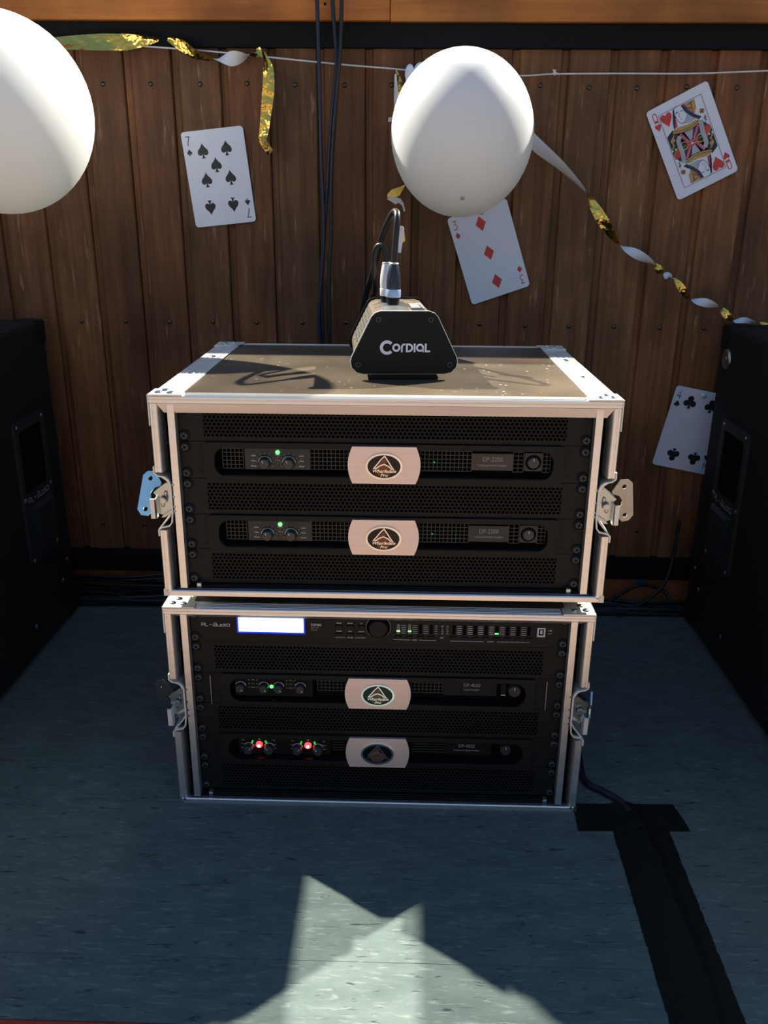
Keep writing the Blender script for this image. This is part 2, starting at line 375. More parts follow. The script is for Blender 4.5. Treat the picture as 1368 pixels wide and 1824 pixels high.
    def build(s, name, mt, parent=None, bevel=0.0, loc=None):
        o = bpy.data.objects.new(name, s.mesh(name, mt)); COL.objects.link(o)
        if parent: o.parent = parent
        if loc: o.location = Vector(loc)*S
        if bevel:
            b = o.modifiers.new('bevel', 'BEVEL'); b.width = bevel*S; b.segments = 2; b.limit_method = 'ANGLE'; b.angle_limit = 0.7
        return o

def convex(p):
    sg = 0; n = len(p)
    for i in range(n):
        a, b, c = p[i], p[(i+1) % n], p[(i+2) % n]
        k = (b[0]-a[0])*(c[1]-b[1])-(b[1]-a[1])*(c[0]-b[0])
        if abs(k) < 1e-9: continue
        if sg and (k > 0) != (sg > 0): return False
        sg = k
    return True
def circ(cx, cz, r, n=16, ry=None): return [(cx+r*math.cos(2*math.pi*i/n), cz+(ry or r)*math.sin(2*math.pi*i/n)) for i in range(n)]
def rrect(x0, x1, z0, z1, r, n=5):
    o = []
    for cx, cz, a0 in ((x1-r, z1-r, 0), (x0+r, z1-r, 90), (x0+r, z0+r, 180), (x1-r, z0+r, 270)):
        for i in range(n+1):
            a = math.radians(a0+90*i/n); o.append((cx+r*math.cos(a), cz+r*math.sin(a)))
    return o
def smooth_path(pts, sub=8):
    pts = [Vector(p) for p in pts]; out_ = []
    for i in range(len(pts)-1):
        p0, p1, p2, p3 = pts[max(i-1, 0)], pts[i], pts[i+1], pts[min(i+2, len(pts)-1)]
        for k in range(sub):
            t = k/sub
            out_.append(0.5*((2*p1)+(p2-p0)*t+(2*p0-5*p1+4*p2-p3)*t*t+(-p0+3*p1-3*p2+p3)*t*t*t))
    out_.append(pts[-1]); return out_

def tag(o, label=None, cat=None, group=None, kind=None):
    if label: o['label'] = label
    if cat: o['category'] = cat
    if group: o['group'] = group
    if kind: o['kind'] = kind
    return o
def thing(name, loc, label, cat, group=None, rz=0.0):
    o = bpy.data.objects.new(name, None); COL.objects.link(o); o.location = Vector(loc)*S; o.rotation_euler = (0, 0, rz)
    o.empty_display_size = 0.05
    return tag(o, label, cat, group)
def share(name, src, parent, loc=(0, 0, 0), rot=(0, 0, 0), scale=(1, 1, 1)):
    o = src.copy(); o.name = name; COL.objects.link(o); o.parent = parent; o.location = Vector(loc)*S; o.rotation_euler = rot; o.scale = scale
    return o
def linked(name, me, parent, loc=(0, 0, 0), rot=(0, 0, 0), scale=(1, 1, 1)):
    o = bpy.data.objects.new(name, me); COL.objects.link(o); o.parent = parent; o.location = Vector(loc)*S; o.rotation_euler = rot; o.scale = scale
    return o

# ================================================================ SETTING
WY = 650.0
b = MB(); b.box(-1500, 1500, -262.9, 720, -20, 0); b.box(-1500, 1500, -341, -263.2, -20, -0.2)
floor = b.build('floor', 'linoleum'); tag(floor, 'blue-grey marbled linoleum stage floor', None, None, 'structure')
b = MB(); b.box(-1500, 1500, -385, 720, -60, -20.5); tag(b.build('floor_base', 'black_paint'), 'dark base under the stage floor', None, None, 'structure')
b = MB(); b.box(-1500, 1500, -375, -341.5, -60, 1.0); tag(b.build('trim_1', 'red_nosing', bevel=2), 'red edge of the stage floor', None, None, 'structure')
b = MB(); b.box(-6000, 6000, -8000, -385, -470, -450); tag(b.build('ground', 'paving'), 'pavement in front of the stage', None, None, 'structure')

# back wall: planks, each a child, with its screws as children of the plank
b = MB(); b.box(-1300, 1300, 664, 690, 0, 1085); wall = b.build('wall_back', 'black_paint'); tag(wall, 'back wall clad in vertical brown planks', None, None, 'structure')
PITCH = 82.25; X0 = -493.3
b = MB()
prof = [(-PITCH/2, 657.5), (-PITCH/2+4, 658), (-PITCH/2+10, 657), (-PITCH/2+12, 654), (-PITCH/2+12.5, 651.2), (-PITCH/2+14, 650), (PITCH/2-3.5, 650), (PITCH/2-1.6, 651.4), (PITCH/2-0.8, 655.5), (PITCH/2-0.8, 663.5), (-PITCH/2, 663.5)]
b.prism(prof, 60, 1010, 'z'); plank_me = b.mesh('plank', 'plank_wood')
b = MB(); b.lathe((0, 0, 0), (0, -1, 0), [(4.2, -2), (4.2, 0.2), (3.6, 1.4), (2.0, 2.2), (0.1, 2.4)], 12)
nail_me = b.mesh('screw', 'brass_nail')
for k in range(-9, 22):
    x = X0-5.0+PITCH*k
    p = linked('plank', plank_me, wall, (x, random.uniform(-0.6, 0.6), 0))
    if abs(x) < 760:
        for z in (945, 548, 145):
            s_ = linked('screw', nail_me, p, (5.0+random.uniform(-2, 2), 650, z+random.uniform(-2, 2)))
b = MB(); b.box(-1300, 1300, 640, 663, 1000, 1043); t = b.build('trim_2', 'black_paint', bevel=1.5); tag(t, 'black painted rail above the planks', None, None, 'structure')
# brown top beam of two boards
tb = bpy.data.objects.new('trim_3', None); COL.objects.link(tb); tag(tb, 'orange-brown beam along the top of the wall', None, None, 'structure')
xj = at(695, 20, 1, 628).x
b = MB(); b.box(-1300, xj-0.5, 628, 690, 1038, 1101); b.build('board', 'beam_wood', tb, bevel=1.5)
b = MB(); b.box(xj+0.5, 1300, 628, 690, 1037, 1101); b.build('board', 'beam_wood', tb, bevel=1.5)
b = MB(); b.lathe((at(579, 7, 1, 628).x, 628, at(579, 7, 1, 628).z), (0, -1, 0), [(2.4, -2), (2.4, 0.2), (1.2, 0.8), (0.1, 0.9)], 10); b.build('screw', 'black_plastic', tb)
b = MB(); b.box(-1300, 1300, 636, 663, 47, 91); tag(b.build('baseboard_back', 'black_paint', bevel=2), 'black baseboard at the foot of the wall', None, None, 'structure')
b = MB(); b.box(-1300, 1300, 644, 663, 0, 46.5); tag(b.build('trim_4', 'orange_trim'), 'orange strip under the black baseboard', None, None, 'structure')

# ================================================================ shared small parts
b = MB(); b.lathe((0, 0, 0), (0, -1, 0), [(6.6, 0), (6.6, 0.9), (5.4, 1.5), (5.0, 1.2)], 22, 'black_plastic')
b.lathe((0, 0, 0), (0, -1, 0), [(4.6, 0.8), (4.6, 2.6), (3.9, 3.5), (3.2, 3.7)], 22)
for a in (0, 1):
    if a: b.box(-2.6, 2.6, -3.9, -3.6, -0.55, 0.55, 'void_black')
    else: b.box(-0.55, 0.55, -3.9, -3.6, -2.6, 2.6, 'void_black')
bolt_me = b.mesh('rack_bolt', 'bolt_black')
b = MB(); b.lathe((0, 0, 0), 'z', [(4.2, 0), (4.0, 0.9), (2.8, 1.8), (0.2, 2.2)], 14); rivet_me = b.mesh('rivet', 'zinc')

# ================================================================ FLIGHT CASES
def sheet(mb, pts, th, y0, y1, mt=None):
    """bent sheet metal: polyline in x,z with thickness, extruded along y"""
    L = []; R = []
    for i, p in enumerate(pts):
        a = pts[max(i-1, 0)]; c = pts[min(i+1, len(pts)-1)]
        dx, dz = c[0]-a[0], c[1]-a[1]; l = math.hypot(dx, dz); nx, nz = -dz/l*th/2, dx/l*th/2
        L.append((p[0]+nx, p[1]+nz)); R.append((p[0]-nx, p[1]-nz))
    mb.prism(L+R[::-1], y0, y1, 'y', mt)

LP = [(255.3, 836.9), (268, 838), (282.6, 858.4), (280.7, 863)]
def latch_geometry():
    """local: x=0 at the dish, negative x outward (left side), z=0 at latch centre"""
    plate = [(-30.5, 27), (-21.5, 27.5), (-12, 14), (-13, 10.5), (-20, 7.5), (-24, 1), (-22.5, -6), (-19.5, -9.5), (-19.5, -21), (-24, -26.5), (-32, -26), (-37.5, -19.5), (-35.5, 22)]
    b = MB(); b.prism(plate, -1, 1, 'y', None, holes=[circ(-26, 18.5, 2.9, 12), circ(-27.5, -18.5, 2.9, 12)]); pl = b.mesh('latch_plate', 'zinc')
    b = MB()
    b.prism([(0, 19), (-5, 19), (-20.5, 6), (-20.5, -18), (-14, -20), (0, -12)], -2, 8, 'y')
    b.prism([(-1, 20.5), (-7, 20.5), (-22, 8.5), (-20, 6), (-4, 17)], -6, 9, 'y')          # upper folded rim
    b.prism([(-1, -11.5), (-13, -19.5), (-15, -22), (-11, -22), (0, -15)], -6, 9, 'y')      # lower folded rim
    for (cx, cz) in ((-8.5, 3), (-12.5, -3)):
        b.prism(rrect(cx-2, cx+2, cz-7, cz+7, 1.9, 4), -3, -1.9, 'y', 'alu_shaded')
        b.prism(rrect(cx-1, cx+1, cz-5.5, cz+5.5, 0.9, 3), -3.4, -2.9, 'y')
    b.cyl((-10.5, -5, 0), 'y', 3.2, -5, n=14)
    bd = b.mesh('latch_body', 'zinc')
    b = MB(); b.box(-25.5, -19, -9, -6.5, -22, 2); b.box(-20.5, -19, -9, 0, -22, 2); b.cyl((-22.2, 0, -8), 'z', 3.4, 5, n=12); b.cyl((-22.2, 0, -8), 'z', 3.4, -1, 2.2, n=12)
    hd = b.mesh('latch_handle', 'alu_side')
    return pl, bd, hd
L_PLATE, L_BODY, L_HANDLE = latch_geometry()

def make_case(loc, rz, H, pz0, npan, DEP, dz0, dz1, label, latches, feet=False, BV=19.5):
    root = thing('flight_case', loc, label, 'flight case', 'stacked rack flight cases', rz)
    W = 262.8; F = -16.0
    # laminated boards
    b = MB(); b.box(-(W-3), W-3, F+8, DEP-3, H-7.8, H-1.2); b.build('top_board', 'board_top', root)
    b = MB(); b.box(-(W-3), W-3, F+8, DEP-3, 1.2, 8); b.build('bottom_board', 'board_side', root)
    b = MB(); b.box(-(W-3), W-3, DEP-10, DEP-2, 8.2, H-9.2); b.build('back_board', 'board_side', root)
    for s in (-1, 1):
        # side board, notched where the latch dish is let in
        b = MB(); x0, x1 = sorted((s*(W-12), s*(W-3)))
        b.box(x0, x1, 60, DEP-10.5, 8.2, H-9.2); b.box(x0, x1, 2, 60, 8.2, dz0-1); b.box(x0, x1, 2, 60, dz1+1, H-9.2)
        b.build('side_board', 'board_side', root)
        # front upright, in two pieces above and below the dish
        pr = [(W, 60), (W, F+1), (W-1, F), (W-3, F), (W-3.4, F+1), (W-4.4, F+1), (W-5, F), (W-8.2, F), (W-9.2, F+1.5), (W-10.6, F+6), (W-11.4, F+12), (W-11.4, F+30), (W-10, F+30), (W-2.2, F+14), (W-2.2, 60)]
        for (za, zb) in ((4, dz0-2), (dz1+1, H-8.3)):
            b = MB(); b.prism([(s*x, y) for x, y in pr], za, zb, 'z'); b.build('upright', 'alu', root)
        # small protective clips at the dish ends
        for zc_ in (dz1, dz0-9):
            b = MB(); b.box(s*(W-0.2), s*(W+1.4), F-0.8, 30, zc_, zc_+8); b.build('end_clip', 'alu_side', root)
        # recessed latch dish
        b = MB()
        pts = [(W+1, dz1+3), (W+0.5, dz1), (W-3, dz1-3), (W-11, dz1-4.5), (W-15, dz1-8), (W-17, dz1-14), (W-17, dz0+20), (W-15.5, dz0+8), (W-12, dz0+3.5), (W-3, dz0+1.5), (W+0.5, dz0-1), (W+1, dz0-4)]
        sheet(b, [(s*x, z) for x, z in pts], 1.6, F-0.5, F+3.5)
        p2 = [(W+0.5, dz1), (W-12, dz1-9), (W-16, dz1-16), (W-16, dz0+22), (W-12, dz0+14), (W+0.5, dz0-1)]
        sheet(b, [(s*x, z) for x, z in p2], 1.5, F+3, 52)
        b.box(s*(W-18), s*(W-0.5), 52, 54, dz0-1, dz1+1)
        b.build('latch_dish', 'alu_side', root)
        b = MB()
        for zz in (dz0+22, (dz0+dz1)/2-7, (dz0+dz1)/2+5, dz1-14):
            b = MB(); b.cyl((s*(W-19.8), F+5, zz), 'y', 2.3, -3.5, 1.4, n=10); b.build('dish_rivet', 'zinc', root)
        # rack rail, its flange is the pale strip beside the panels
        b = MB(); b.box(s*235.2, s*243.6, -14.5, -2.2, 9.5, H-9.5); b.box(s*241.5, s*243.6, -2.2, 40, 9.5, H-9.5)
        b.build('rack_rail', 'alu', root, bevel=0.6)
        b = MB(); b.box(s*244.2, s*247, -4, 45, 9.5, H-9.5); b.build('gap_shade_strip', 'void_black', root)  # black filler standing in for the shade in the gap beside the rail
        # long edge profiles on top, at the bottom and behind
        b = MB(); b.prism([(s*(W), H-30), (s*(W), H), (s*(W-33), H), (s*(W-33), H-1.1), (s*(W-2), H-2), (s*(W-2), H-30)], F+20.5, DEP-1, 'y')
        for i in range(3): b.box(s*(W-9-i*8), s*(W-10-i*8), F+20.5, DEP-1, H, H+0.45)
        b.build('top_edge', 'alu_side', root)
        b = MB(); b.prism([(s*(W), 30), (s*(W), 0), (s*(W-33), 0), (s*(W-33), 1.1), (s*(W-2), 2), (s*(W-2), 30)], 56, DEP-1, 'y'); b.build('bottom_edge', 'alu_side', root)
        b = MB(); b.prism([(s*W, DEP-30), (s*W, DEP), (s*(W-30), DEP), (s*(W-30), DEP-1.5), (s*(W-2), DEP-2), (s*(W-2), DEP-30)], 2, H-2, 'z'); b.build('rear_upright', 'alu_side', root)
        # corner braces with rivets
        for (ya, yb, sg) in ((F-0.6, F+34, 1), (DEP-36, DEP+0.6, -1)):
            b = MB()
            b.prism([(s*(W+1.2), ya if sg > 0 else yb), (s*(W-38), ya if sg > 0 else yb), (s*(W-38), ya+14 if sg > 0 else yb-14), (s*(W-26), yb if sg > 0 else ya), (s*(W+1.2), yb if sg > 0 else ya)], H+0.3, H+1.9, 'z')
            b.box(s*(W+0.1), s*(W+1.5), ya, yb, H-34, H+1.9)
            br = b.build('corner_brace', 'alu_side', root, bevel=0.5)
            for (dx, dy) in ((9, 12), (23, 10), (14, 24)):
                linked('rivet', rivet_me, br, (s*(W-dx), (ya+dy if sg > 0 else yb-dy), H+1.8))
        for yy in (DEP*0.33, DEP*0.66):
            b = MB(); b.lathe((s*(W-16), yy, H+0.3), 'z', [(4, 0), (3, 1.3), (0.3, 1.6)], 12); b.build('edge_rivet', 'zinc', root)
        # bottom corner piece
        b = MB(); b.prism([(s*(W+1), -0.0), (s*(W+1), 8), (s*(W-2), 10), (s*(W-6), 0)], F-0.7, F+24, 'y'); b.build('bottom_corner', 'zinc', root)
        # latch
        cz = (dz0+dz1)/2-1; sp = latches[0 if s < 0 else 1]
        lt = bpy.data.objects.new('latch', None); COL.objects.link(lt); lt.parent = root; lt.location = Vector((s*(W-15.8), F+15, cz))*S
        sc_ = (1, 1, 1) if s < 0 else (-1, 1, 1)
        p = linked('latch_plate', L_PLATE, lt, sp.get('off', (0, 2, 0)), sp['rot'], sc_)
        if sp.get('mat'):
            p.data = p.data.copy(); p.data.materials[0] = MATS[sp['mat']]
        if sp.get('label'): p['label'] = sp['label']
        linked('latch_body', L_BODY, lt, (0, 0, 0), (0, 0, 0), sc_)
        linked('latch_handle', L_HANDLE, lt, sp.get('hoff', (0, -2, 0)), (0, 0, 0), sc_)
    # front top profile: flange, grooved lip and bevel
    b = MB()
    for i in range(4): b.box(-W+40, W-40, F+4.2+i*4.0, F+6.0+i*4.0, H+0.1, H+0.9)
    b.prism([(4.5, H+0.2), (F+1, H+0.2), (F, H-0.8), (F, H-2.6), (F+0.9, H-3.1), (F+0.9, H-3.9), (F, H-4.4), (F, H-7.6), (F+1, H-8.3), (4.5, H-8.3)], -W, W, 'x')
    b.add([(-W+8, F+1, H-8.3), (W-8, F+1, H-8.3), (W-15, F+5, H-BV), (-W+15, F+5, H-BV), (-W+8, F+6, H-8.3), (W-8, F+6, H-8.3), (W-15, F+7.5, H-BV), (-W+15, F+7.5, H-BV)],
          [(0, 1, 2, 3), (4, 7, 6, 5), (3, 2, 6, 7), (0, 3, 7, 4), (1, 5, 6, 2), (0, 4, 5, 1)])
    b.build('front_top_profile', 'alu', root)
    # front bottom profile: lip and ribbed inner floor
    b = MB(); b.prism([(F, 0), (F, 5.8), (F+1, 7), (F+3, 7), (F+4, 5), (4, 5), (4, 0)], -W, W, 'x'); b.build('front_bottom_profile', 'alu', root)
    b = MB(); b.box(-W+16, W-16, F+4, 60, 5.1, 6.6)
    for i in range(4): b.box(-W+16, W-16, F+4.4+i*4.4, F+6.4+i*4.4, 6.5, 8.4)
    b.build('ribbed_floor', 'alu_shaded', root)
    b = MB(); b.box(-W+2, W-2, DEP-1.8, DEP, 0, 30); b.box(-W+2, W-2, DEP-1.8, DEP, H-30, H); b.box(-W+33, W-33, DEP-8, DEP, H-1.2, H-0.2); b.build('rear_edge', 'alu_side', root)
    for s in (-1, 1):
        b = MB(); b.box(s*220, s*225, -9, -3, 8.4, 13.5); b.build('stop_clip', 'zinc', root)
    if feet:
        for x in (-205, 205):
            for y in (60, 300):
                b = MB(); b.lathe((x, y, -18.2), 'z', [(15, 0), (17, 3), (18, 18)], 20); b.build('foot', 'black_plastic', root)
    return root

R_ = math.radians
UP = (5.79, -5.32, 307.53); UPR = 0.0043
HU, HL = 243.7, 287.2
case_u = make_case(UP, UPR, HU, 10.73, 5, 379, 86, 154, 'open-fronted flight case with brown top board, the upper one carrying the black box',
    [dict(rot=(R_(-28), 0, R_(-8)), mat='zinc_sky_tint', label='butterfly plate tinted pale blue for the reflected sky', off=(-5.5, 3, 3)), dict(rot=(R_(6), R_(-6), R_(4)), mat='steel_grey', off=(8, 4, 0))], feet=True)
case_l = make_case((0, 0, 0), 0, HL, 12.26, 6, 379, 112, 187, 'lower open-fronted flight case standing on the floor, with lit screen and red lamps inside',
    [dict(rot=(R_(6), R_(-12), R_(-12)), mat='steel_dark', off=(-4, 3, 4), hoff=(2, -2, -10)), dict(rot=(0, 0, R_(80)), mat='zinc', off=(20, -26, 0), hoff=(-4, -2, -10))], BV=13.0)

# ================================================================ RACK UNITS
U = 44.45
def unit_origin(upper, idx):
    if upper: return (UP[0], UP[1], 307.53+10.73+(idx+0.5)*U), UPR
    return (0, 0, 12.26+(idx+0.5)*U), 0.0
def bolts(root, y=0, zs=(-15.5, 15.5), xs=229.5):
    for s in (-1, 1):
        for z in zs: linked('bolt', bolt_me, root, (s*xs, y, z), (0, random.uniform(0, 1.5), 0))

def perforated():
    """plate pierced by round-ish holes on a hexagonal grid"""
    b = MB(); px, pz = 4.95, 4.29; rows = 8; cols = 84; x0 = -(cols*px)/2; z0 = -(rows*pz)/2
    vs = []; fs = []
    for r in range(rows):
        for c in range(cols):
            cx = x0+(c+0.5+(0.5 if r % 2 else 0))*px-px/4; cz = z0+(r+0.5)*pz
            o = len(vs)
            for i in range(6):
                a = math.radians(30+60*i); vs.append((cx+px/math.sqrt(3)*math.cos(a), 0, cz+px/math.sqrt(3)*math.sin(a)))
            for i in range(6):
                a = math.radians(30+60*i); vs.append((cx+1.98*math.cos(a), 0, cz+1.98*math.sin(a)))
            for i in range(6):
                a = math.radians(30+60*i); vs.append((cx+1.98*math.cos(a), 1.4, cz+1.98*math.sin(a)))
            for i in range(6):
                j = (i+1) % 6; fs.append((o+i, o+j, o+6+j, o+6+i)); fs.append((o+6+i, o+6+j, o+12+j, o+12+i))
    b.add(vs, fs); return b.mesh('perforated_sheet', 'panel_black')
PERF = perforated()
b = MB(); b.prism(rrect(-240.5, 240.5, -21.9, 21.9, 1.5, 2), 0.05, 2.2, 'y', None, holes=[[(-207, -16.5), (-207, 16.5), (207, 16.5), (207, -16.5)]])
b.box(-236, 236, 2.2, 14, 20.4, 21.8); b.box(-236, 236, 2.2, 14, -21.8, -20.4)
VFRAME = b.mesh('panel_frame', 'panel_black')
b = MB(); b.box(-230, 230, 16, 18, -21.5, 21.5); VBACK = b.mesh('depth_shade_sheet', 'void_black')  # black sheet put in for the unlit depth behind the holes
def vent(upper, idx, label):
    loc, rz = unit_origin(upper, idx); r = thing('vent_panel', loc, label, 'vent panel', 'perforated rack vent panels', rz)
    linked('panel_frame', VFRAME, r); p = linked('perforated_sheet', PERF, r, (0, -0.02, 0)); p['kind'] = 'stuff'; linked('depth_shade_sheet', VBACK, r); bolts(r)
vent(True, 4, 'perforated black vent panel directly under the upper case top edge')
vent(True, 2, 'perforated black vent panel between the two amplifiers of the upper case')
vent(True, 0, 'lowest perforated vent panel of the upper case, above its bottom lip')
vent(False, 4, 'perforated black vent panel directly below the unit with the lit screen')
vent(False, 2, 'perforated black vent panel just above the amplifier with red lamps')
vent(False, 0, 'dark lowest vent panel of the lower case, near the floor')

def badge(root, y, w_=83.5, h=44.0, zc=-2):
    c = 7
    arc = lambda s: [(s*(w_/2-c*(2*t-1)**2*0.75), h*(t-0.5)*s) for t in [i/10 for i in range(11)]]
    b = MB(); b.prism([(x, z+zc) for x, z in arc(1)+arc(-1)], y-3.5, y, 'y'); p = b.build('badge_plate', 'brushed_plate', root, bevel=0.5)
    p['label'] = 'brushed pinkish silver badge plate'
    e = MB(); n = 36; zc2 = zc-0.8
    e.prism(circ(0, zc2, 21.4, n, 15.8), y-5.4, y-3.4, 'y', 'chrome', holes=[circ(0, zc2, 18.9, n, 13.6)])
    e.prism(circ(0, zc2, 18.9, n, 13.6), y-4.2, y-3.5, 'y')
    e.prism([(0.2, zc2+9.5), (9.5, zc2-2.5), (10, zc2-6), (5, zc2-11.5), (-6, zc2-11.5), (-10, zc2-5), (-9.5, zc2-1.5)], y-4.5, y-4.1, 'y', 'emblem_bronze')
    e.prism([(2.2, zc2+8.5), (9.5, zc2-1.8), (2.5, zc2+2.6)], y-4.7, y-4.4, 'y')
    tri = [(0.6, 11.6), (4, 6.5), (8, 0), (11.2, -4.2), (9, -3.8), (5, -0.4), (0, 1.9), (-5, 0.0), (-9, -3.2), (-11.6, -2.8), (-8, 1.6), (-3.5, 7.5)]
    e.stroke([(x, z+zc2+0.8) for x, z in tri], 1.35, y-5.2, y-4.3, 'chrome', closed=True)
    e.text('Wharfedale', 0, zc2-5.6, 5.2, y-4.75, 'chrome', xs=1.12, depth=0.35, shear=0.3, wt=0.12)
    e.text('Pro', 0, zc2-10.6, 5.0, y-4.75, 'chrome', xs=1.15, depth=0.35, shear=0.3, wt=0.12)
    e.build('emblem', 'emblem_black', p)
def stadium(x0, x1, z0, z1, r): return rrect(x0, x1, z0, z1, r, 8)
def grid(b, x0, x1, z0=-11.5, z1=12.5, p=4.9, y=6, mt=None):
    n = max(1, round((x1-x0)/p)); st = (x1-x0)/n
    for i in range(n+1): b.box(x0+i*st-0.45, x0+i*st+0.45, y, y+1.2, z0, z1, mt)
    m_ = round((z1-z0)/p)
    for j in range(m_+1): z = z0+(z1-z0)*j/m_; b.box(x0, x1, y-0.1, y+1.1, z-0.45, z+0.45, mt)
def knob(root, x, z, y, r=7.2, rim='chrome', mark=35, name='knob', ln=11, arc=True):
    b = MB(); b.lathe((x, y, z), (0, -1, 0), [(r, 0), (r*0.98, 1), (r*0.86, ln-1.2), (r*0.80, ln-0.3), (r*0.72, ln)], 26)
    a = math.radians(90+mark)
    b.stroke([(x+r*0.25*math.cos(a), z+r*0.25*math.sin(a)), (x+r*0.68*math.cos(a), z+r*0.68*math.sin(a))], 0.8, y-ln-0.25, y-ln+0.1, 'print_white')
    k = b.build(name, 'bolt_black', root)
    if arc:
        c = MB(); pts = [(x+(r+0.1)*math.cos(math.radians(t)), y-2.2, z+(r+0.1)*math.sin(math.radians(t))) for t in range(5, 176, 10)]
        c.tube([Vector(p) for p in pts], 0.42, 6); c.build('knob_rim_glint', rim, k)  # upper arc only: the silvery highlight of the ring built as a part
    return k
def led(root, x, z, y, r=1.7, mt='led_off', name='lamp', ln=1.2):
    b = MB(); b.lathe((x, y, z), (0, -1, 0), [(r, 0), (r, ln*0.6), (r*0.6, ln), (0.1, ln*1.1)], 12); return b.build(name, mt, root)

def chassis(root):
    b = MB(); b.box(-216, 216, 12, 300, -20.5, 20.5); b.build('chassis', 'black_plastic', root)
def faceplate(root, x0=-196, x1=194, z0=-18.5, z1=15.5, r=13, y=-2.5):
    b = MB(); b.prism(rrect(-240.5, 240.5, -21.9, 21.9, 1.5, 2), 0, 2.5, 'y', None, holes=[stadium(x0, x1, z0, z1, r)])
    b.prism(stadium(x0-12, x1+12, -21.9, 21.9, 5), y-1, 0, 'y', None, holes=[stadium(x0, x1, z0, z1, r)])
    b.build('faceplate', 'panel_black', root, bevel=0.4)
    b = MB(); b.box(x0-3, x1+3, 9, 11.9, z0-2, z1+2); b.build('pocket_back', 'void_black', root)
    # glossy sloping lip along the bottom of the pocket
    b = MB(); b.prism([(8.8, z0+4.5), (8.8, z0), (-2.5, z0), (-2.5, z0+0.8)], x0+8, x1-8, 'x'); b.build('pocket_lip', 'black_gloss', root)

def amp2200(idx, label, warm):
    loc, rz = unit_origin(True, idx); r = thing('power_amplifier', loc, label, 'amplifier', 'rack power amplifiers', rz)
    faceplate(r); chassis(r)
    g = MB(); grid(g, -188, -164); grid(g, -86, -42); grid(g, 42, 101); grid(g, 149, 161); grid(g, 183, 192); g.build('grille', 'grille_wire', r)['kind'] = 'stuff'
    b = MB(); b.box(-162, -86, 4.5, 8, -12, 13); m_ = b.build('control_module', 'module_grey', r)
    for x in (-140.5, -112.5): knob(r, x+2, -3, 4.5, 7.4, mark=25)
    led(r, -123.5, 9, 4.4, 2.6, 'led_green', 'power_lamp', 1.8)['label'] = 'lit green lamp'
    for x, cols in ((-152, 'led_red'), (-96, 'led_red')):
        for k, z in enumerate((7.5, 1.5, -4.5)): led(r, x, z, 4.4, 1.2, 'led_off' if k != 1 else 'led_amber')
    for k, z in enumerate((3.0, -3.5)): led(r, -123.5, z, 4.4, 1.2, 'led_amber')
    p = MB()
    for x in (-152, -96):
        for body, z in (('Limit', 4.6), ('Peak', -1.6), ('Signal', -7.8)): p.text(body, x, z, 2.7, 4.4, wt=0.05)
    for body, z in (('Power', 5.6), ('Temp', -0.5)): p.text(body, -123.5, z, 2.4, 4.4)
    p.text('CH A', -138, -10.3, 2.2, 4.4); p.text('CH B', -110, -10.3, 2.2, 4.4)
    for x in (-138.5, -110.5):
        for t in range(-30, 211, 30): a = math.radians(t); p.box(x+10.3*math.cos(a)-.35, x+10.3*math.cos(a)+.35, 4.1, 4.4, -3+10.3*math.sin(a)-.35, -3+10.3*math.sin(a)+.35)
    p.build('printed_lettering', 'print_white', r)['kind'] = 'stuff'
    b = MB(); b.box(101, 149, 4.2, 7.5, -9.5, 10.5); b.build('name_plate', 'label_brown' if warm else 'module_grey', r)
    p = MB(); p.text('DP-2200', 125, 3.6, 7.6, 4.1, xs=0.86, wt=0.06); p.text('Professional Digital Amplifier', 125, -3.4, 2.9, 4.1, xs=1.0, wt=0.06); p.build('model_lettering', 'print_grey', r)['kind'] = 'stuff'
    b = MB(); b.prism(rrect(161.5, 182.5, -9.5, 12, 2, 3), 3.5, 8, 'y', None, holes=[circ(172, 0.8, 9.2, 22)]); b.build('switch_frame', 'module_grey', r)
    knob(r, 172, 0.8, 8, 8.2, mark=0, name='power_knob', ln=8, arc=False)
    led(r, 58, -1, 5.8, 0.8, 'led_green_dim', 'grille_lamp', 0.6)
    badge(r, -3.6)
    b = MB()
    for s in (-1, 1):
        for z in (-15, 15): b.cyl((s*212, 0.1, z), 'y', 1.8, -0.5, n=10)
    b.build('face_screws', 'black_plastic', r)
    bolts(r, -0.2)
amp2200(3, 'upper amplifier of the upper case, reading DP-2200 on a brownish label', True)
amp2200(1, 'lower amplifier of the upper case, reading DP-2200 on a grey label', False)

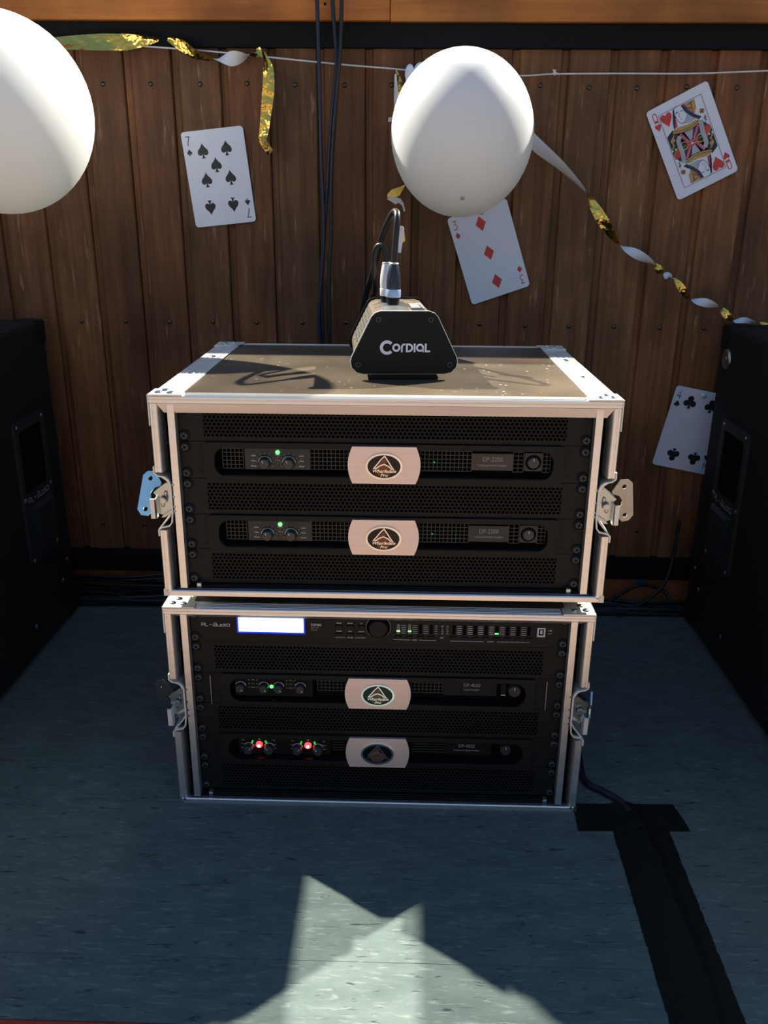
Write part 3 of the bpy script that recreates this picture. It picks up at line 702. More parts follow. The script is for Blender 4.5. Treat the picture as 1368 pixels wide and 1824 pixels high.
def amp4030():
    loc, rz = unit_origin(False, 3); r = thing('power_amplifier', loc, 'four-knob amplifier with one green lamp, middle of the lower case', 'amplifier', 'rack power amplifiers', rz)
    faceplate(r, -190, 188, -18, 16, 15); chassis(r)
    for s in (-1, 1):
        b = MB(); b.box(s*213.2, s*214.2, -5.2, -3.4, -21, 21); b.build('face_edge', 'steel_grey', r)
    b = MB(); b.box(-184, -84, 3.5, 8, -13, 15); b.build('control_module', 'panel_inner', r)
    for x in (-176.5, -146.5, -127.5, -99.5): knob(r, x, 2.0, 3.5, 6.6, mark=-120, arc=True)
    led(r, -137, 1.0, 3.4, 2.4, 'led_green', 'power_lamp', 1.8)['label'] = 'lit green lamp'
    for x in (-166, -155.5, -117.5, -107):
        for z in (10.5, 5, -0.5): led(r, x, z, 3.4, 1.3, 'led_off')
    p = MB()
    for x in (-160.7, -112.2):
        for body, z in (('Clip', 10.5), ('Lim', 5), ('Signal', -0.5)): p.text(body, x, z, 2.5, 3.3, wt=0.04)
    p.build('printed_lettering', 'print_grey', r)['kind'] = 'stuff'
    g = MB(); grid(g, -78, -42, -5, 14); grid(g, 42, 83, -5, 14); g.build('grille', 'grille_wire', r)['kind'] = 'stuff'
    b = MB(); b.box(84, 152, 4.2, 7.5, -7, 14); b.build('name_plate', 'panel_black', r)
    p = MB(); p.text('DP-4030', 120, 8.0, 7.0, 4.1, xs=0.86, wt=0.06); p.text('Digital Amplifier', 120, 1.6, 3.2, 4.1, wt=0.06); p.build('model_lettering', 'print_grey', r)['kind'] = 'stuff'
    b = MB(); b.prism(rrect(157, 163.5, -4, 12, 2.5, 4), 2, 7, 'y'); b.build('rocker', 'panel_inner', r, bevel=0.4)
    b = MB(); b.box(157.5, 163, 1.6, 2.1, -4.5, -3.3); b.build('rocker_mark', 'print_white', r)
    knob(r, 174, 3.5, 5, 9.0, mark=0, name='power_knob', ln=8, arc=False)
    badge(r, -3.6, 84, 43.5, -1); bolts(r, -0.2)
amp4030()
def amp4035():
    loc, rz = unit_origin(False, 1); r = thing('power_amplifier', loc, 'lowest amplifier, with two glowing red lamps left of its badge', 'amplifier', 'rack power amplifiers', rz)
    faceplate(r, -196, 190, -17, 15, 14); chassis(r)
    b = MB(); b.box(-184, -62, 3.5, 8, -12, 13); b.build('control_module', 'panel_inner', r)
    for x in (-156.5, -92):
        for dx in (-13.5, 13.5): knob(r, x+dx, -1.5, 3.5, 7.0, mark=(-40 if dx < 0 else 40))
        l = led(r, x, 2.2, 3.4, 4.6, 'led_red', 'warning_lamp', 3.5); l['label'] = 'glowing red lamp'
        led(l, x, 2.2, -0.4, 2.2, 'led_red_core', 'lamp_core', 1.2)
        for dx, dz, an in ((-9, 6.2, 25), (9, 6.2, -20), (0, 12.2, -70)):
            b = MB(); a = math.radians(90-an); b.stroke([(x+dx-1.8*math.cos(a), dz-1.8*math.sin(a)), (x+dx+1.8*math.cos(a), dz+1.8*math.sin(a))], 1.7, 1.2, 3.4); b.build('green_lamp', 'led_green_dim', r)
    p = MB()
    for x in (-178, -137, -112, -71):
        for body, z in (('Clip', 8.5), ('Temp', 2.5), ('Signal', -3.5)): p.text(body, x, z, 2.6, 3.3, wt=0.04)
    p.build('printed_lettering', 'print_grey', r)['kind'] = 'stuff'
    g = MB()
    for z in (-6, -2, 2, 6, 10): g.box(-60, -44, 5, 6.5, z, z+1.2); g.box(44, 92, 5, 6.5, z, z+1.2)
    g.build('grille', 'grille_wire', r)
    p = MB(); p.text('DP-4035', 117, 5.5, 7.0, 4.1, xs=0.86, wt=0.05); p.text('Professional Digital Amplifier', 117, -1.0, 2.9, 4.1, wt=0.05); p.build('model_lettering', 'print_grey', r)['kind'] = 'stuff'
    b = MB(); b.box(90, 150, 4.2, 7.5, -8, 12); b.build('name_plate', 'panel_inner', r)
    knob(r, 168, 2.0, 8, 8.2, mark=0, name='power_knob', ln=8, arc=False)
    badge(r, -3.6, 83, 44, -0.5); bolts(r, -0.2)
amp4035()

def pl_logo(b, x, z, h, y0, mt, ud=(1, 0), wd=None):
    """angular PL-AUDIO lettering; ud lets the text run along any direction in the panel"""
    w_ = h*0.95; g = h*0.28; t = wd or h*0.17
    G = [[[(0, 0), (0, 1), (1, 1), (1, .42), (0, .42)]], [[(0, 1), (0, 0), (.9, 0)]], [[(.05, .5), (.8, .5)]],
         [[(0, 1), (1, 1), (1, 0), (0, 0), (0, .5), (1, .5)]], [[(0, .8), (0, 0), (1, 0), (1, .8)]], [[(1, 1), (1, 0), (0, 0), (0, .62), (1, .62)]],
         [[(.1, .75), (.1, 0)]], [[(0, 0), (0, .8), (1, .8), (1, 0), (0, 0)]]]
    cx = x
    for i, gl in enumerate(G):
        ww = w_ if i not in (6,) else w_*0.2
        for st in gl: b.stroke([(cx+px*ww, z+pz*h-h/2) for px, pz in st], t, y0, y0+0.3, mt, n=4)
        cx += ww+g
    return cx

def processor():
    loc, rz = unit_origin(False, 5); r = thing('signal_processor', loc, 'black signal processor with bright blue-white screen, top unit of the lower case', 'audio processor', None, rz)
    b = MB(); b.prism(rrect(-240.5, 240.5, -21.9, 21.9, 1.5, 2), -0.5, 2.5, 'y', None, holes=[[(-177, -10.5), (-177, 12.5), (-91.5, 12.5), (-91.5, -10.5)], circ(0, 2, 15, 28)])
    b.build('faceplate', 'panel_black', r, bevel=0.4); chassis(r)
    b = MB(); b.prism([(-177, -10.5), (-177, 12.5), (-91.5, 12.5), (-91.5, -10.5)], 1.2, 2.4, 'y'); s_ = b.build('screen', 'lcd_rim', r); s_['label'] = 'glowing blue-white screen'
    b = MB(); b.box(-175, -93.5, 0.6, 1.3, -8.2, 11.2); b.build('screen_glow', 'lcd', s_)
    p = MB(); pl_logo(p, -221, 1.5, 4.0, -0.9, None)
    p.text('DSP480', -84, 3.5, 5.0, -0.6, align='LEFT', xs=0.8, wt=0.05); p.text('Controller', -84, -0.3, 2.1, -0.6, align='LEFT', xs=1.1); p.text('Processor', -84, -3.2, 2.1, -0.6, align='LEFT')
    for x, t1, t2 in ((-49, 'MODE', 'STORE'), (-35, 'ENTER', 'EDIT'), (-21, 'UP', 'DOWN')):
        p.text(t1, x, 6.6, 2.2, -0.6, wt=0.06); p.text(t2, x, -4.6, 2.2, -0.6, wt=0.06)
    p.box(-54, -41, -0.8, -0.5, -13.4, -12.9); p.box(-29, -16, -0.8, -0.5, -13.4, -12.9); p.text('SYSTEM', -35, -13.2, 2.2, -0.6, wt=0.06)
    xs = [25, 39, 52.5, 66, 100, 113, 126, 139, 152, 165, 178, 191-0.5]
    xs = xs[:4]+[94+i*13.3 for i in range(8)]
    for i, x in enumerate(xs):
        if i == 11: continue
        x1 = x+6.6 if i != 3 else x+6.0
        for k in range(5): p.box(x1-3.0+(1 if i == 3 else 0), x1+3.0-(1.2 if i == 3 else 0), -0.8, -0.5, -5.2+k*2.6-0.25, -5.2+k*2.6+0.25)
    for k, t_ in enumerate(('-30', '-20', '-10', '0', 'LIM')):
        p.text(t_, 79.6, -5.2+k*2.6, 2.0, -0.6, wt=0.05)
    for k in range(5): p.box(84.5, 87.5, -0.8, -0.5, -5.2+k*2.6-0.25, -5.2+k*2.6+0.25)
    p.text('EDIT', 79.6, -11.0, 2.1, -0.6, wt=0.05)
    p.box(19, 40, -0.8, -0.5, -15.0, -14.6); p.text('INPUT', 45.5, -14.8, 2.1, -0.6, wt=0.05); p.box(51, 72, -0.8, -0.5, -15.0, -14.6)
    p.box(90, 132, -0.8, -0.5, -15.4, -15.0); p.text('OUTPUT', 140, -15.2, 2.1, -0.6, wt=0.05); p.box(148, 188, -0.8, -0.5, -15.4, -15.0)
    p.text('USB', 213, 1.5, 2.4, -0.6, wt=0.05); p.stroke([(210.5, -2.2), (215.5, -2.2)], 0.5, -0.9, -0.6)
    p.build('printed_lettering', 'print_white', r)['kind'] = 'stuff'
    for x in (-49, -35, -21):
        for z in (2.2, -9.0):
            b = MB(); b.prism(rrect(x-4.6, x+4.6, z-2.6, z+2.6, 1.0, 3), -0.6, 0.2, 'y', 'void_black'); b.prism(rrect(x-4.0, x+4.0, z-2.0, z+1.8, 0.8, 3), -1.9, -0.4, 'y'); b.build('button', 'panel_black', r)
    for i, x in enumerate(xs):
        b = MB(); b.box(x-4.1, x+4.1, -0.9, -0.4, -12.9, -8.9, 'void_black'); b.box(x-3.5, x+3.5, -1.8, -0.4, -12.6, -9.4); b.build('channel_button', 'panel_black', r)
        b = MB(); b.box(x-1.8, x+1.8, -0.8, -0.5, -6.3, 6.8, 'led_off' if i < 2 else 'void_black')
        if i in (0, 1): b.box(x-2.1, x+2.1, -1.2, -0.7, -3.6, -1.6, 'led_green')
        if i == 8: b.box(x-2.3, x+2.3, -1.2, -0.7, -4.6, -2.9, 'led_green')
        b.build('level_meter', 'panel_inner', r)
    b = MB(); b.lathe((0, 5, 2), (0, -1, 0), [(12.5, 0), (12.5, 6), (12.0, 11), (11.2, 12.2), (10.2, 12.5)], 36); k = b.build('dial', 'panel_black', r)
    b = MB(); b.tube([Vector((15.2*math.cos(math.radians(t)), -0.7, 2+15.2*math.sin(math.radians(t)))) for t in range(-48, 229, 6)], 0.35, 5); b.build('dial_ring', 'steel_grey', k)
    b = MB(); b.box(197, 207, -1.6, -0.4, -7, 5.5); b.box(199, 205, -1.75, -1.5, -4.5, 4, 'void_black'); b.box(200.6, 203.4, -2.2, -1.5, -2.5, 2.8, 'print_white'); b.build('usb_socket', 'print_white', r)['label'] = 'silvery square socket'
    bolts(r, -0.5, (-15.5, 15.5))
processor()

# ================================================================ THE BOX ON TOP
TOPZ = 551.3
box = thing('cable_box', (27, 97, TOPZ), 'black trapezoid metal box with white lettering on its front, on the upper case', 'audio box', None, R_(4.6))
OUT = [(-50, 6.2), (50, 6.2), (58, 8.0), (64, 14), (65.5, 21), (64, 27), (40, 75), (36, 79), (29, 81.5), (-29, 81.5), (-36, 79), (-40, 75), (-64, 27), (-65.5, 21), (-64, 14), (-58, 8.0)]
def scaled(p, k, cz=44): return [(x*k, cz+(z-cz)*k) for x, z in p]
BL = 178
b = MB(); b.prism(OUT, 0, 2.5, 'y'); fp = b.build('front_plate', 'black_plastic', box, bevel=0.3)
b = MB(); b.prism(scaled(OUT, 1.018), 2.0, 4.2, 'y'); b.build('plate_rim', 'alu_side', fp)
b = MB(); b.prism(OUT, BL-3, BL, 'y'); b.build('rear_plate', 'black_plastic', box, bevel=0.5)
b = MB(); b.prism(scaled(OUT, 0.93), 3.6, BL-3, 'y'); body = b.build('body', 'gritty_paint', box)
b = MB()
for i in range(6):                                       # ventilation slots of the sloping left and right sides
    for j in range(6):
        y0 = 18+i*25; t0 = 0.12+j*0.14
        for s in (-1, 1):
            ax, az = s*59.8, 28.6; bx_, bz = s*37.6, 72.6
            p0 = (ax+(bx_-ax)*t0, az+(bz-az)*t0); p1 = (ax+(bx_-ax)*(t0+0.07), az+(bz-az)*(t0+0.07)); n = (s*0.9, 0.42)
            b.prism([(p0[0], p0[1]), (p1[0], p1[1]), (p1[0]+n[0], p1[1]+n[1]), (p0[0]+n[0], p0[1]+n[1])], y0, y0+18, 'y')
sl = b.build('side_slots', 'steel_grey', box); sl['kind'] = 'stuff'
b = MB(); b.prism([(-44, 0), (44, 0), (41, 2.5), (40, 10), (-40, 10), (-41, 2.5)], 3, BL-4, 'y'); b.build('foot', 'black_plastic', box)
b = MB(); b.box(-24, 8, 10, 150, 78.2, 79.6); b.build('socket_panel', 'steel_grey', box)
b = MB(); b.box(12, 27, 12, 60, 78.8, 79.5, 'black_plastic')
for i in range(4): b.box(13, 25, 62+i*13, 69+i*13, 78.5, 79.7, 'print_white')
b.box(27.5, 29, 55, 118, 78.5, 79.6, 'print_white'); b.build('top_label', 'print_white', box)
for (x, z) in ((-32, 72), (31.5, 72), (-56.5, 17.5), (56.5, 17.5)):
    b = MB(); b.lathe((x, 0, z), (0, -1, 0), [(3.6, 0), (3.4, 0.7), (1.6, 1.1), (1.4, 0.5)], 16); b.stroke([(x-2, z), (x+2, z)], 0.8, -1.3, -0.9, 'void_black'); b.stroke([(x, z-2), (x, z+2)], 0.8, -1.3, -0.9, 'void_black')
    b.build('screw', 'bolt_black', fp)
# lettering CorDIaL, from its strokes
b = MB(); cz = 38.0; sc_ = 1/17.4     # photo-zoom units -> mm
def lp(x, y): return ((x-650)*sc_+0.8, cz-(y-295)*sc_)
def arc_pts(cx, cy, r, a0, a1, n=16): return [lp(cx+r*math.cos(math.radians(a0+(a1-a0)*i/n)), cy-r*math.sin(math.radians(a0+(a1-a0)*i/n))) for i in range(n+1)]
b.stroke(arc_pts(265, 288, 120, 42, 318, 24), 64*sc_, -0.35, -0.05)
b.stroke(arc_pts(463, 290, 66, 0, 360, 20), 42*sc_, -0.35, -0.05, n=6)
b.stroke([lp(580, 385), lp(580, 290), lp(590, 245), lp(615, 222), lp(655, 222)], 36*sc_, -0.35, -0.05)
b.stroke([lp(687, 365), lp(687, 222), lp(745, 222), lp(785, 245), lp(800, 293), lp(785, 343), lp(745, 365)], 40*sc_, -0.35, -0.05, closed=True)
b.stroke([lp(852, 385), lp(852, 203)], 38*sc_, -0.35, -0.05)
b.stroke(arc_pts(968, 292, 66, 0, 360, 20), 40*sc_, -0.35, -0.05, n=6); b.stroke([lp(1034, 292), lp(1034, 383)], 34*sc_, -0.35, -0.05)
b.stroke([lp(1088, 203), lp(1088, 368), lp(1185, 368)], 38*sc_, -0.35, -0.05)
b.build('logo_lettering', 'logo_white', fp)['kind'] = 'stuff'

# plugs and their cables
def plug(base, label, tilt, body_mat, ring_mat):
    r = thing('cable_plug', base, label, 'plug', 'plugs on top of the black box')
    r.rotation_euler = tilt
    b = MB(); b.lathe((0, 0, -4), 'z', [(8.5, 0), (8.5, 13)], 24); b.build('socket_end', 'black_plastic', r)
    b = MB(); b.lathe((0, 0, 8.5), 'z', [(9.5, 0), (9.8, 1), (9.8, 9), (9.4, 10)], 28); b.build('metal_ring', ring_mat, r)
    b = MB(); b.lathe((0, 0, 18), 'z', [(9.2, 0), (9.4, 9), (8.6, 18), (6.2, 30), (5.0, 32)], 28); b.build('grip', body_mat, r)
    b = MB(); b.lathe((0, 0, 49.8), 'z', [(5.8, 0), (5.8, 1.5), (4.4, 2)], 24); b.build('grip_collar', 'print_white', r)
    return r
mat('plug_ring_blue', (0.42, 0.55, 0.85), 0.3, 0.4)
mat('plug_body', (0.016, 0.020, 0.035), 0.3, spec=0.6)
mat('plug_pale', (0.72, 0.72, 0.74), 0.35, 0.3)
def mm(v): return (v[0], v[1], v[2])
plug((11, 192, 632), 'dark front plug with blue-white ring on top of the black box', (0, R_(1), 0), 'plug_body', 'plug_ring_blue')
plug((3, 222, 631), 'pale silver plug close behind the dark one on the black box', (0, R_(-1.5), 0), 'plug_pale', 'plug_pale')
def cable(pts, r, label, mt='cable_rubber', group=None, name='cable', sub=10, cat='cable', stripe=None):
    b = MB(); b.tube(smooth_path(pts, sub), r, 10); o = b.build(name, mt); tag(o, label, cat, group); return o
c1 = cable([(12, 192, 680), (13, 192, 705), (15, 194, 735), (14, 205, 745), (8, 225, 742), (-5, 260, 715), (-20, 310, 665), (-38, 372, 600), (-52, 410, 480), (-60, 430, 200), (-60, 440, 8)], 4.2, 'black cable arching highest from the front plug and down behind the case')
c2 = cable([(1, 222, 680), (1, 222, 690), (-3, 224, 701), (-10, 228, 703), (-15, 234, 692), (-16, 250, 665), (-17, 300, 640), (-25, 372, 600), (-35, 405, 470), (-38, 420, 150), (-38, 424, 8)], 3.4, 'shorter black cable curling left out of the pale plug')
# silvery clamp hanging beside the cable
b = MB(); b.prism([(-5, -14), (4, -16), (8, 8), (6, 16), (0, 14), (-3, 6)], -4, 4, 'y'); b.cyl((4, 0, 14), 'y', 4, -6, n=14); b.cyl((-4, 0, 10), 'y', 3, -6, n=12)
o = b.build('cable_clamp', 'plug_pale', None, bevel=1.0); p = at(709, 428, 1, 236); o.location = Vector(p)*S; tag(o, 'small silvery clamp hanging on the cable behind the tall plug', 'clamp')
# small golden tip of ribbon behind the plugs
def blade(name, pix, Y, label, mt, th=1.0, cat='ribbon', group=None):
    b = MB(); pts = [at(x, y, 1, Y) for x, y in pix]; b.prism([(p.x, p.z) for p in pts], Y, Y+th, 'y'); o = b.build(name, mt); tag(o, label, cat, group); return o
mat('gold_foil', (0.80, 0.52, 0.12), 0.25, 1.0, noise=(40, 0.3, (1, 1, 1)), bump=(60, 0.9))

# ================================================================ CARDS
def spade(cx, cz, h, inv=False):
    s = -1 if inv else 1; P = []
    top = [(0, .5), (.06, .38), (.16, .24), (.30, .10), (.36, -.04), (.34, -.18), (.24, -.26), (.12, -.25), (.04, -.17), (.07, -.34), (.15, -.44)]
    P = top+[(-x, y) for x, y in reversed(top)][:-1]
    return [(cx+s*x*h, cz+s*y*h) for x, y in P]
def heart(cx, cz, h, inv=False):
    s = -1 if inv else 1; R0 = [(0, -.5), (.12, -.30), (.30, -.08), (.40, .10), (.42, .26), (.36, .40), (.24, .47), (.12, .44), (.03, .34), (0, .24)]
    P = R0+[(-x, y) for x, y in reversed(R0[1:-1])]
    return [(cx+s*x*h, cz+s*y*h) for x, y in P]
def diamond(cx, cz, h, inv=False): return [(cx, cz-h/2), (cx+h*.36, cz), (cx, cz+h/2), (cx-h*.36, cz)]
def club(cx, cz, h, inv=False):
    s = -1 if inv else 1; out_ = []
    out_.append([(cx+s*x*h, cz+s*y*h) for x, y in circ(0, .26, .225, 14)])
    for k in (-1, 1): out_.append([(cx+s*x*h, cz+s*y*h) for x, y in circ(k*.24, -.08, .225, 14)])
    out_.append([(cx+s*x*h, cz+s*y*h) for x, y in ((-.03, .1), (.03, .1), (.04, -.2), (.13, -.46), (-.13, -.46), (-.04, -.2))])
    return out_
DIG = {'7': [[(-.3, .5), (.3, .5), (0, -.1), (-.06, -.5)]], '3': [[(-.3, .5), (.28, .5), (-.02, .1), (.2, .06), (.3, -.2), (.15, -.45), (-.1, -.5), (-.3, -.36)]],
       '4': [[(.12, -.5), (.12, .5), (-.32, -.18), (.32, -.18)]], 'Q': [[(0, .5), (.25, .4), (.3, 0), (.25, -.35), (0, -.45), (-.25, -.35), (-.3, 0), (-.25, .4), (0, .5)], [(-.25, -.5), (0, -.25), (.32, -.52)]]}
CW, CH = 109.0, 157.0
def card(center, rot, label, rank, pipf, pips, col, lean=0.0):
    r = thing('playing_card', center, label, 'playing card', 'oversized playing cards on the wall')
    r.rotation_euler = (lean, -rot, 0)
    b = MB(); b.prism(rrect(-CW/2, CW/2, -CH/2, CH/2, 6, 5), 0, 0.7, 'y'); b.build('card_sheet', 'card_white', r)
    def uv(u, v): return ((u-.5)*CW, (.5-v)*CH)
    def put(u, v, h, inv):
        x, z = uv(u, v); P = pipf(x, z, h, inv)
        b = MB()
        for poly in (P if isinstance(P[0], list) else [P]): b.prism(poly, -0.25, -0.02, 'y', col)
        b.build('pip' if h > 20 else 'small_pip', col, r)
    for (u, v, inv) in pips: put(u, v, 26, inv)
    for (u, v, inv) in ((.095, .10, False), (.905, .90, True)):
        x, z = uv(u, v); s = -1 if inv else 1
        b = MB()
        for st in DIG[rank]: b.stroke([(x+s*px*11, z+s*pz*15) for px, pz in st], 1.3, -0.25, -0.02, col, n=6)
        b.build('number', col, r)
        put(u, v+(.115 if not inv else -.115), 12, inv)
    return r
def wallpt(px, py, Y=646.5):
    p = at(px, py, 1, Y); return (p.x, Y, p.z)
def card_center(c4, Y=646.5):
    v = sum((at(x, y, 1, Y) for x, y in c4), Vector())/4; return (v.x, Y, v.z)
card(card_center([(320, 235), (432, 222), (457, 395), (350, 407)]), R_(6.2), 'seven of spades card pinned on the plank wall', '7', spade,
     [(.31, .215, 0), (.69, .21, 0), (.49, .37, 0), (.30, .515, 0), (.69, .515, 0), (.29, .80, 1), (.67, .795, 1)], 'card_black')
c3 = card((at(871, 448, 1, 646.5).x, 646.5, at(871, 450, 1, 646.5).z), R_(19.0), 'three of diamonds card hanging below the round balloon', '3', diamond, [(.5, .17, 0), (.5, .50, 0), (.5, .83, 0)], 'card_red')
c4 = card((0, 646.5, 0), R_(-10.8), 'four of clubs card half hidden by the right speaker', '4', club, [(.31, .17, 0), (.69, .17, 0), (.31, .83, 1), (.69, .83, 1)], 'card_black')
tl = at(1206, 686, 1, 646.5); a = R_(-10.8)
c4.location = Vector((tl.x+(CW/2*math.cos(a)+CH/2*math.sin(a)), 646.5, tl.z+(CW/2*math.sin(a)-CH/2*math.cos(a))))*S
qc = thing('playing_card', card_center([(1152, 202), (1256, 147), (1315, 300), (1210, 356)]), 'queen of hearts card tilted on the wall at the right', 'playing card', 'oversized playing cards on the wall')
qc.rotation_euler = (0, -R_(27.2), 0)
b = MB(); b.prism(rrect(-CW/2, CW/2, -CH/2, CH/2, 6, 5), 0, 0.7, 'y'); b.build('card_sheet', 'card_white', qc)
# queen print: outline points in the card's own affine frame
TLq, Uq, Vq = (90, 460), (810, -415), (435, 1185)
det = Uq[0]*Vq[1]-Uq[1]*Vq[0]
def qp(x, y):
    dx, dy = x-TLq[0], y-TLq[1]; u = (dx*Vq[1]-dy*Vq[0])/det; v = (Uq[0]*dy-Uq[1]*dx)/det
    return ((u-.5)*CW, (.5-v)*CH)
b = MB(); LAY = [0]
def ply(pts, mt, sym=True):
    LAY[0] += 1; y = -0.04-0.012*LAY[0]
    P = [qp(*p) for p in pts]
    b.prism(P, y, y+0.01, 'y', mt)
    if sym: b.prism([(-x, -z) for x, z in P], y, y+0.01, 'y', mt)
def stk(pts, wd, mt, sym=True):
    LAY[0] += 1; y = -0.04-0.012*LAY[0]; P = [qp(*p) for p in pts]
    b.stroke(P, wd, y, y+0.01, mt, n=6)
    if sym: b.stroke([(-x, -z) for x, z in P], wd, y, y+0.01, mt, n=6)
def dsk(x, y_, r, mt, sym=True):
    LAY[0] += 1; y = -0.04-0.012*LAY[0]; cx, cz_ = qp(x, y_)
    b.prism(circ(cx, cz_, r, 14), y, y+0.01, 'y', mt)
    if sym: b.prism(circ(-cx, -cz_, r, 14), y, y+0.01, 'y', mt)
ply([(430, 740), (560, 725), (770, 610), (830, 560), (900, 600), (960, 650), (1050, 900), (985, 990), (860, 1005), (710, 856), (500, 1000), (385, 830)], 'card_navy')
ply([(430, 750), (515, 740), (505, 900), (530, 980), (470, 1060), (390, 830)], 'card_black')
stk([(470, 760), (430, 840), (470, 900), (440, 960)], 2.2, 'card_gold'); dsk(455, 830, 3.4, 'card_gold'); dsk(450, 975, 1.6, 'card_white'); dsk(490, 950, 1.6, 'card_white')
ply([(865, 645), (935, 600), (950, 655), (905, 755), (868, 730)], 'card_red')
stk([(960, 650), (905, 770)], 1.4, 'card_gold')
stk([(545, 745), (700, 880)], 7.0, 'card_navy'); stk([(785, 615), (735, 800)], 7.0, 'card_navy')
ply([(600, 715), (720, 650), (710, 800), (690, 830)], 'card_grey')
stk([(545, 745), (700, 880)], 4.4, 'card_crimson'); stk([(785, 615), (735, 800)], 4.4, 'card_crimson')
for i in range(6):
    t = i/5; dsk(555+135*t, 755+115*t, 0.7, 'card_white'); dsk(783-45*t, 630+155*t, 0.7, 'card_white')
dsk(822, 790, 7.4, 'card_gold'); dsk(822, 795, 5.4, 'card_black'); stk([(795, 800), (830, 775)], 1.2, 'card_gold')
stk([(820, 560), (832, 640), (850, 720), (885, 800), (900, 860), (880, 920)], 7.4, 'card_grey')
ply([(450, 745), (455, 705), (520, 655), (640, 622), (740, 565), (805, 548), (775, 612), (680, 685), (560, 728)], 'card_gold')
stk([(455, 712), (560, 700), (680, 655), (785, 570)], 0.8, 'card_black'); stk([(450, 748), (560, 730), (690, 682), (778, 612)], 1.0, 'card_black')
ply([(640, 850), (775, 800), (790, 868), (655, 918)], 'card_red', False); stk([(640, 850), (775, 800)], 1.0, 'card_grey'); dsk(712, 860, 1.8, 'card_white', False)
# head: veil, face, crown
ply([(445, 430), (475, 420), (490, 560), (505, 640), (470, 690), (452, 610)], 'card_black'); ply([(478, 540), (495, 560), (515, 650), (480, 665)], 'card_crimson')
ply([(620, 470), (690, 500), (760, 540), (640, 600), (560, 610), (620, 560)], 'card_grey')
ply([(465, 430), (490, 385), (565, 365), (620, 430), (640, 500), (610, 570), (560, 605), (510, 560), (475, 490)], 'card_white')
ply([(585, 352), (728, 283), (758, 395), (735, 462), (650, 425)], 'card_gold')
ply([(552, 372), (590, 352), (655, 430), (745, 480), (832, 512), (795, 548), (700, 512), (610, 455)], 'card_navy'); stk([(600, 362), (660, 415), (735, 462)], 1.8, 'card_red')
stk([(680, 330), (700, 400)], 1.3, 'card_black'); stk([(710, 310), (640, 360)], 1.0, 'card_black'); stk([(650, 390), (720, 420)], 1.0, 'card_black')
for seg in ([(485, 478), (520, 460)], [(545, 445), (590, 428)], [(490, 465), (515, 450)]): stk(seg, 1.0, 'card_navy')
for seg in ([(538, 470), (528, 518), (545, 520)], [(542, 555), (578, 540)], [(455, 425), (500, 375)], [(640, 480), (610, 575), (560, 605), (510, 560), (478, 500)]): stk(seg, 0.6, 'card_navy')
dsk(832, 438, 4.2, 'card_gold'); dsk(832, 438, 1.6, 'card_black')
for dx, dy in ((18, 18), (-18, 18), (18, -18), (-18, -18)): dsk(832+dx, 438+dy, 1.0, 'card_black')
dsk(878, 520, 2.6, 'card_gold'); stk([(860, 540), (905, 560)], 0.8, 'card_navy'); stk([(870, 480), (890, 600)], 0.7, 'card_navy')
x, z = qp(372, 560); b.prism(heart(x, z, 23), -0.9, -0.03, 'y', 'card_red'); b.prism(heart(-x, -z, 23, True), -0.9, -0.03, 'y', 'card_red')
fr = [qp(255, 515), qp(808, 235), qp(1165, 1190), qp(620, 1475)]; fx = (abs(fr[0][0])+abs(fr[2][0]))/2; fz = (abs(fr[0][1])+abs(fr[2][1]))/2
b.stroke([(-fx, -fz), (fx, -fz), (fx, fz), (-fx, fz)], 0.6, -0.95, -0.9, 'card_navy', closed=True, n=4)
for s in (1, -1):
    x, z = -CW*.40*s, CH*.395*s
    for st in DIG['Q']: b.stroke([(x+s*px*11, z+s*pz*16) for px, pz in st], 1.4, -0.25, -0.02, 'card_red', n=6)
    b.prism(heart(x, z-s*16, 12.5, s < 0), -0.25, -0.02, 'y', 'card_red')
b.build('print', 'card_red', qc)['kind'] = 'stuff'
# push pins
for nm, (px, py), lab in (('push_pin', (1253, 704), 'white push pin holding the four of clubs'), ('push_pin', (858, 378), 'white push pin holding the three of diamonds')):
    p = at(px, py, 1, 645.5); b = MB(); b.lathe((p.x, 646.3, p.z), (0, -1, 0), [(4.5, 0), (4.8, 1.2), (3.5, 2.2), (3.0, 5), (4.0, 6.5), (0.2, 7)], 16); o = b.build(nm, 'pin_white'); tag(o, lab, 'pin')

# ================================================================ BALLOONS, STRING, STREAMERS
def balloon(center, rx, rz, label, knot_dir):
    r = thing('balloon', center, label, 'balloon', None)
    b = MB(); prof = []; N = 28
    for i in range(N+1):
        t = math.pi*i/N; rr = rx*math.sin(t)*(1-0.015*math.cos(t)); prof.append((max(rr, 0.3), rz*math.cos(math.pi-t)*1.0))
    b.lathe((0, 0, 0), (0, 0, 1), prof, 56); sk = b.build('skin', 'balloon_latex', r)
    d = Vector(knot_dir).normalized()
    return r, d
blc = (at(823, 240, 1, 486).x, 486, at(823, 240, 1, 486).z)
bl1, _ = balloon(blc, 109.5, 120.5, 'white round balloon hanging over the three of diamonds card', (0, 0, 1))
b = MB(); b.lathe((0, 87, 69), (0, 0.8, 0.6), [(10, -3), (5, 1), (3.2, 6), (6.5, 12), (5, 13)], 14); b.build('knot', 'balloon_latex', bl1)
b = MB(); b.lathe((0, -69.5, -92.5), Vector((0, -0.55, -0.83)), [(4.0, -1), (3.2, 1.2), (1.4, 1.6)], 14); b.build('valve_spot', 'card_grey', bl1)['label'] = 'small grey nub'
blc2 = (at(-2, 204, 1, 300).x, 300, at(-2, 204, 1, 300).z)
bl2, _ = balloon(blc2, 123, 127, 'large white balloon cut off by the left edge of the picture', (0, 0, 1))
b = MB(); b.lathe((0, 99, 75), (0, 0.8, 0.6), [(9, -3), (5, 1), (3.2, 6), (6.5, 12), (5, 13)], 14); b.build('knot', 'balloon_latex', bl2)
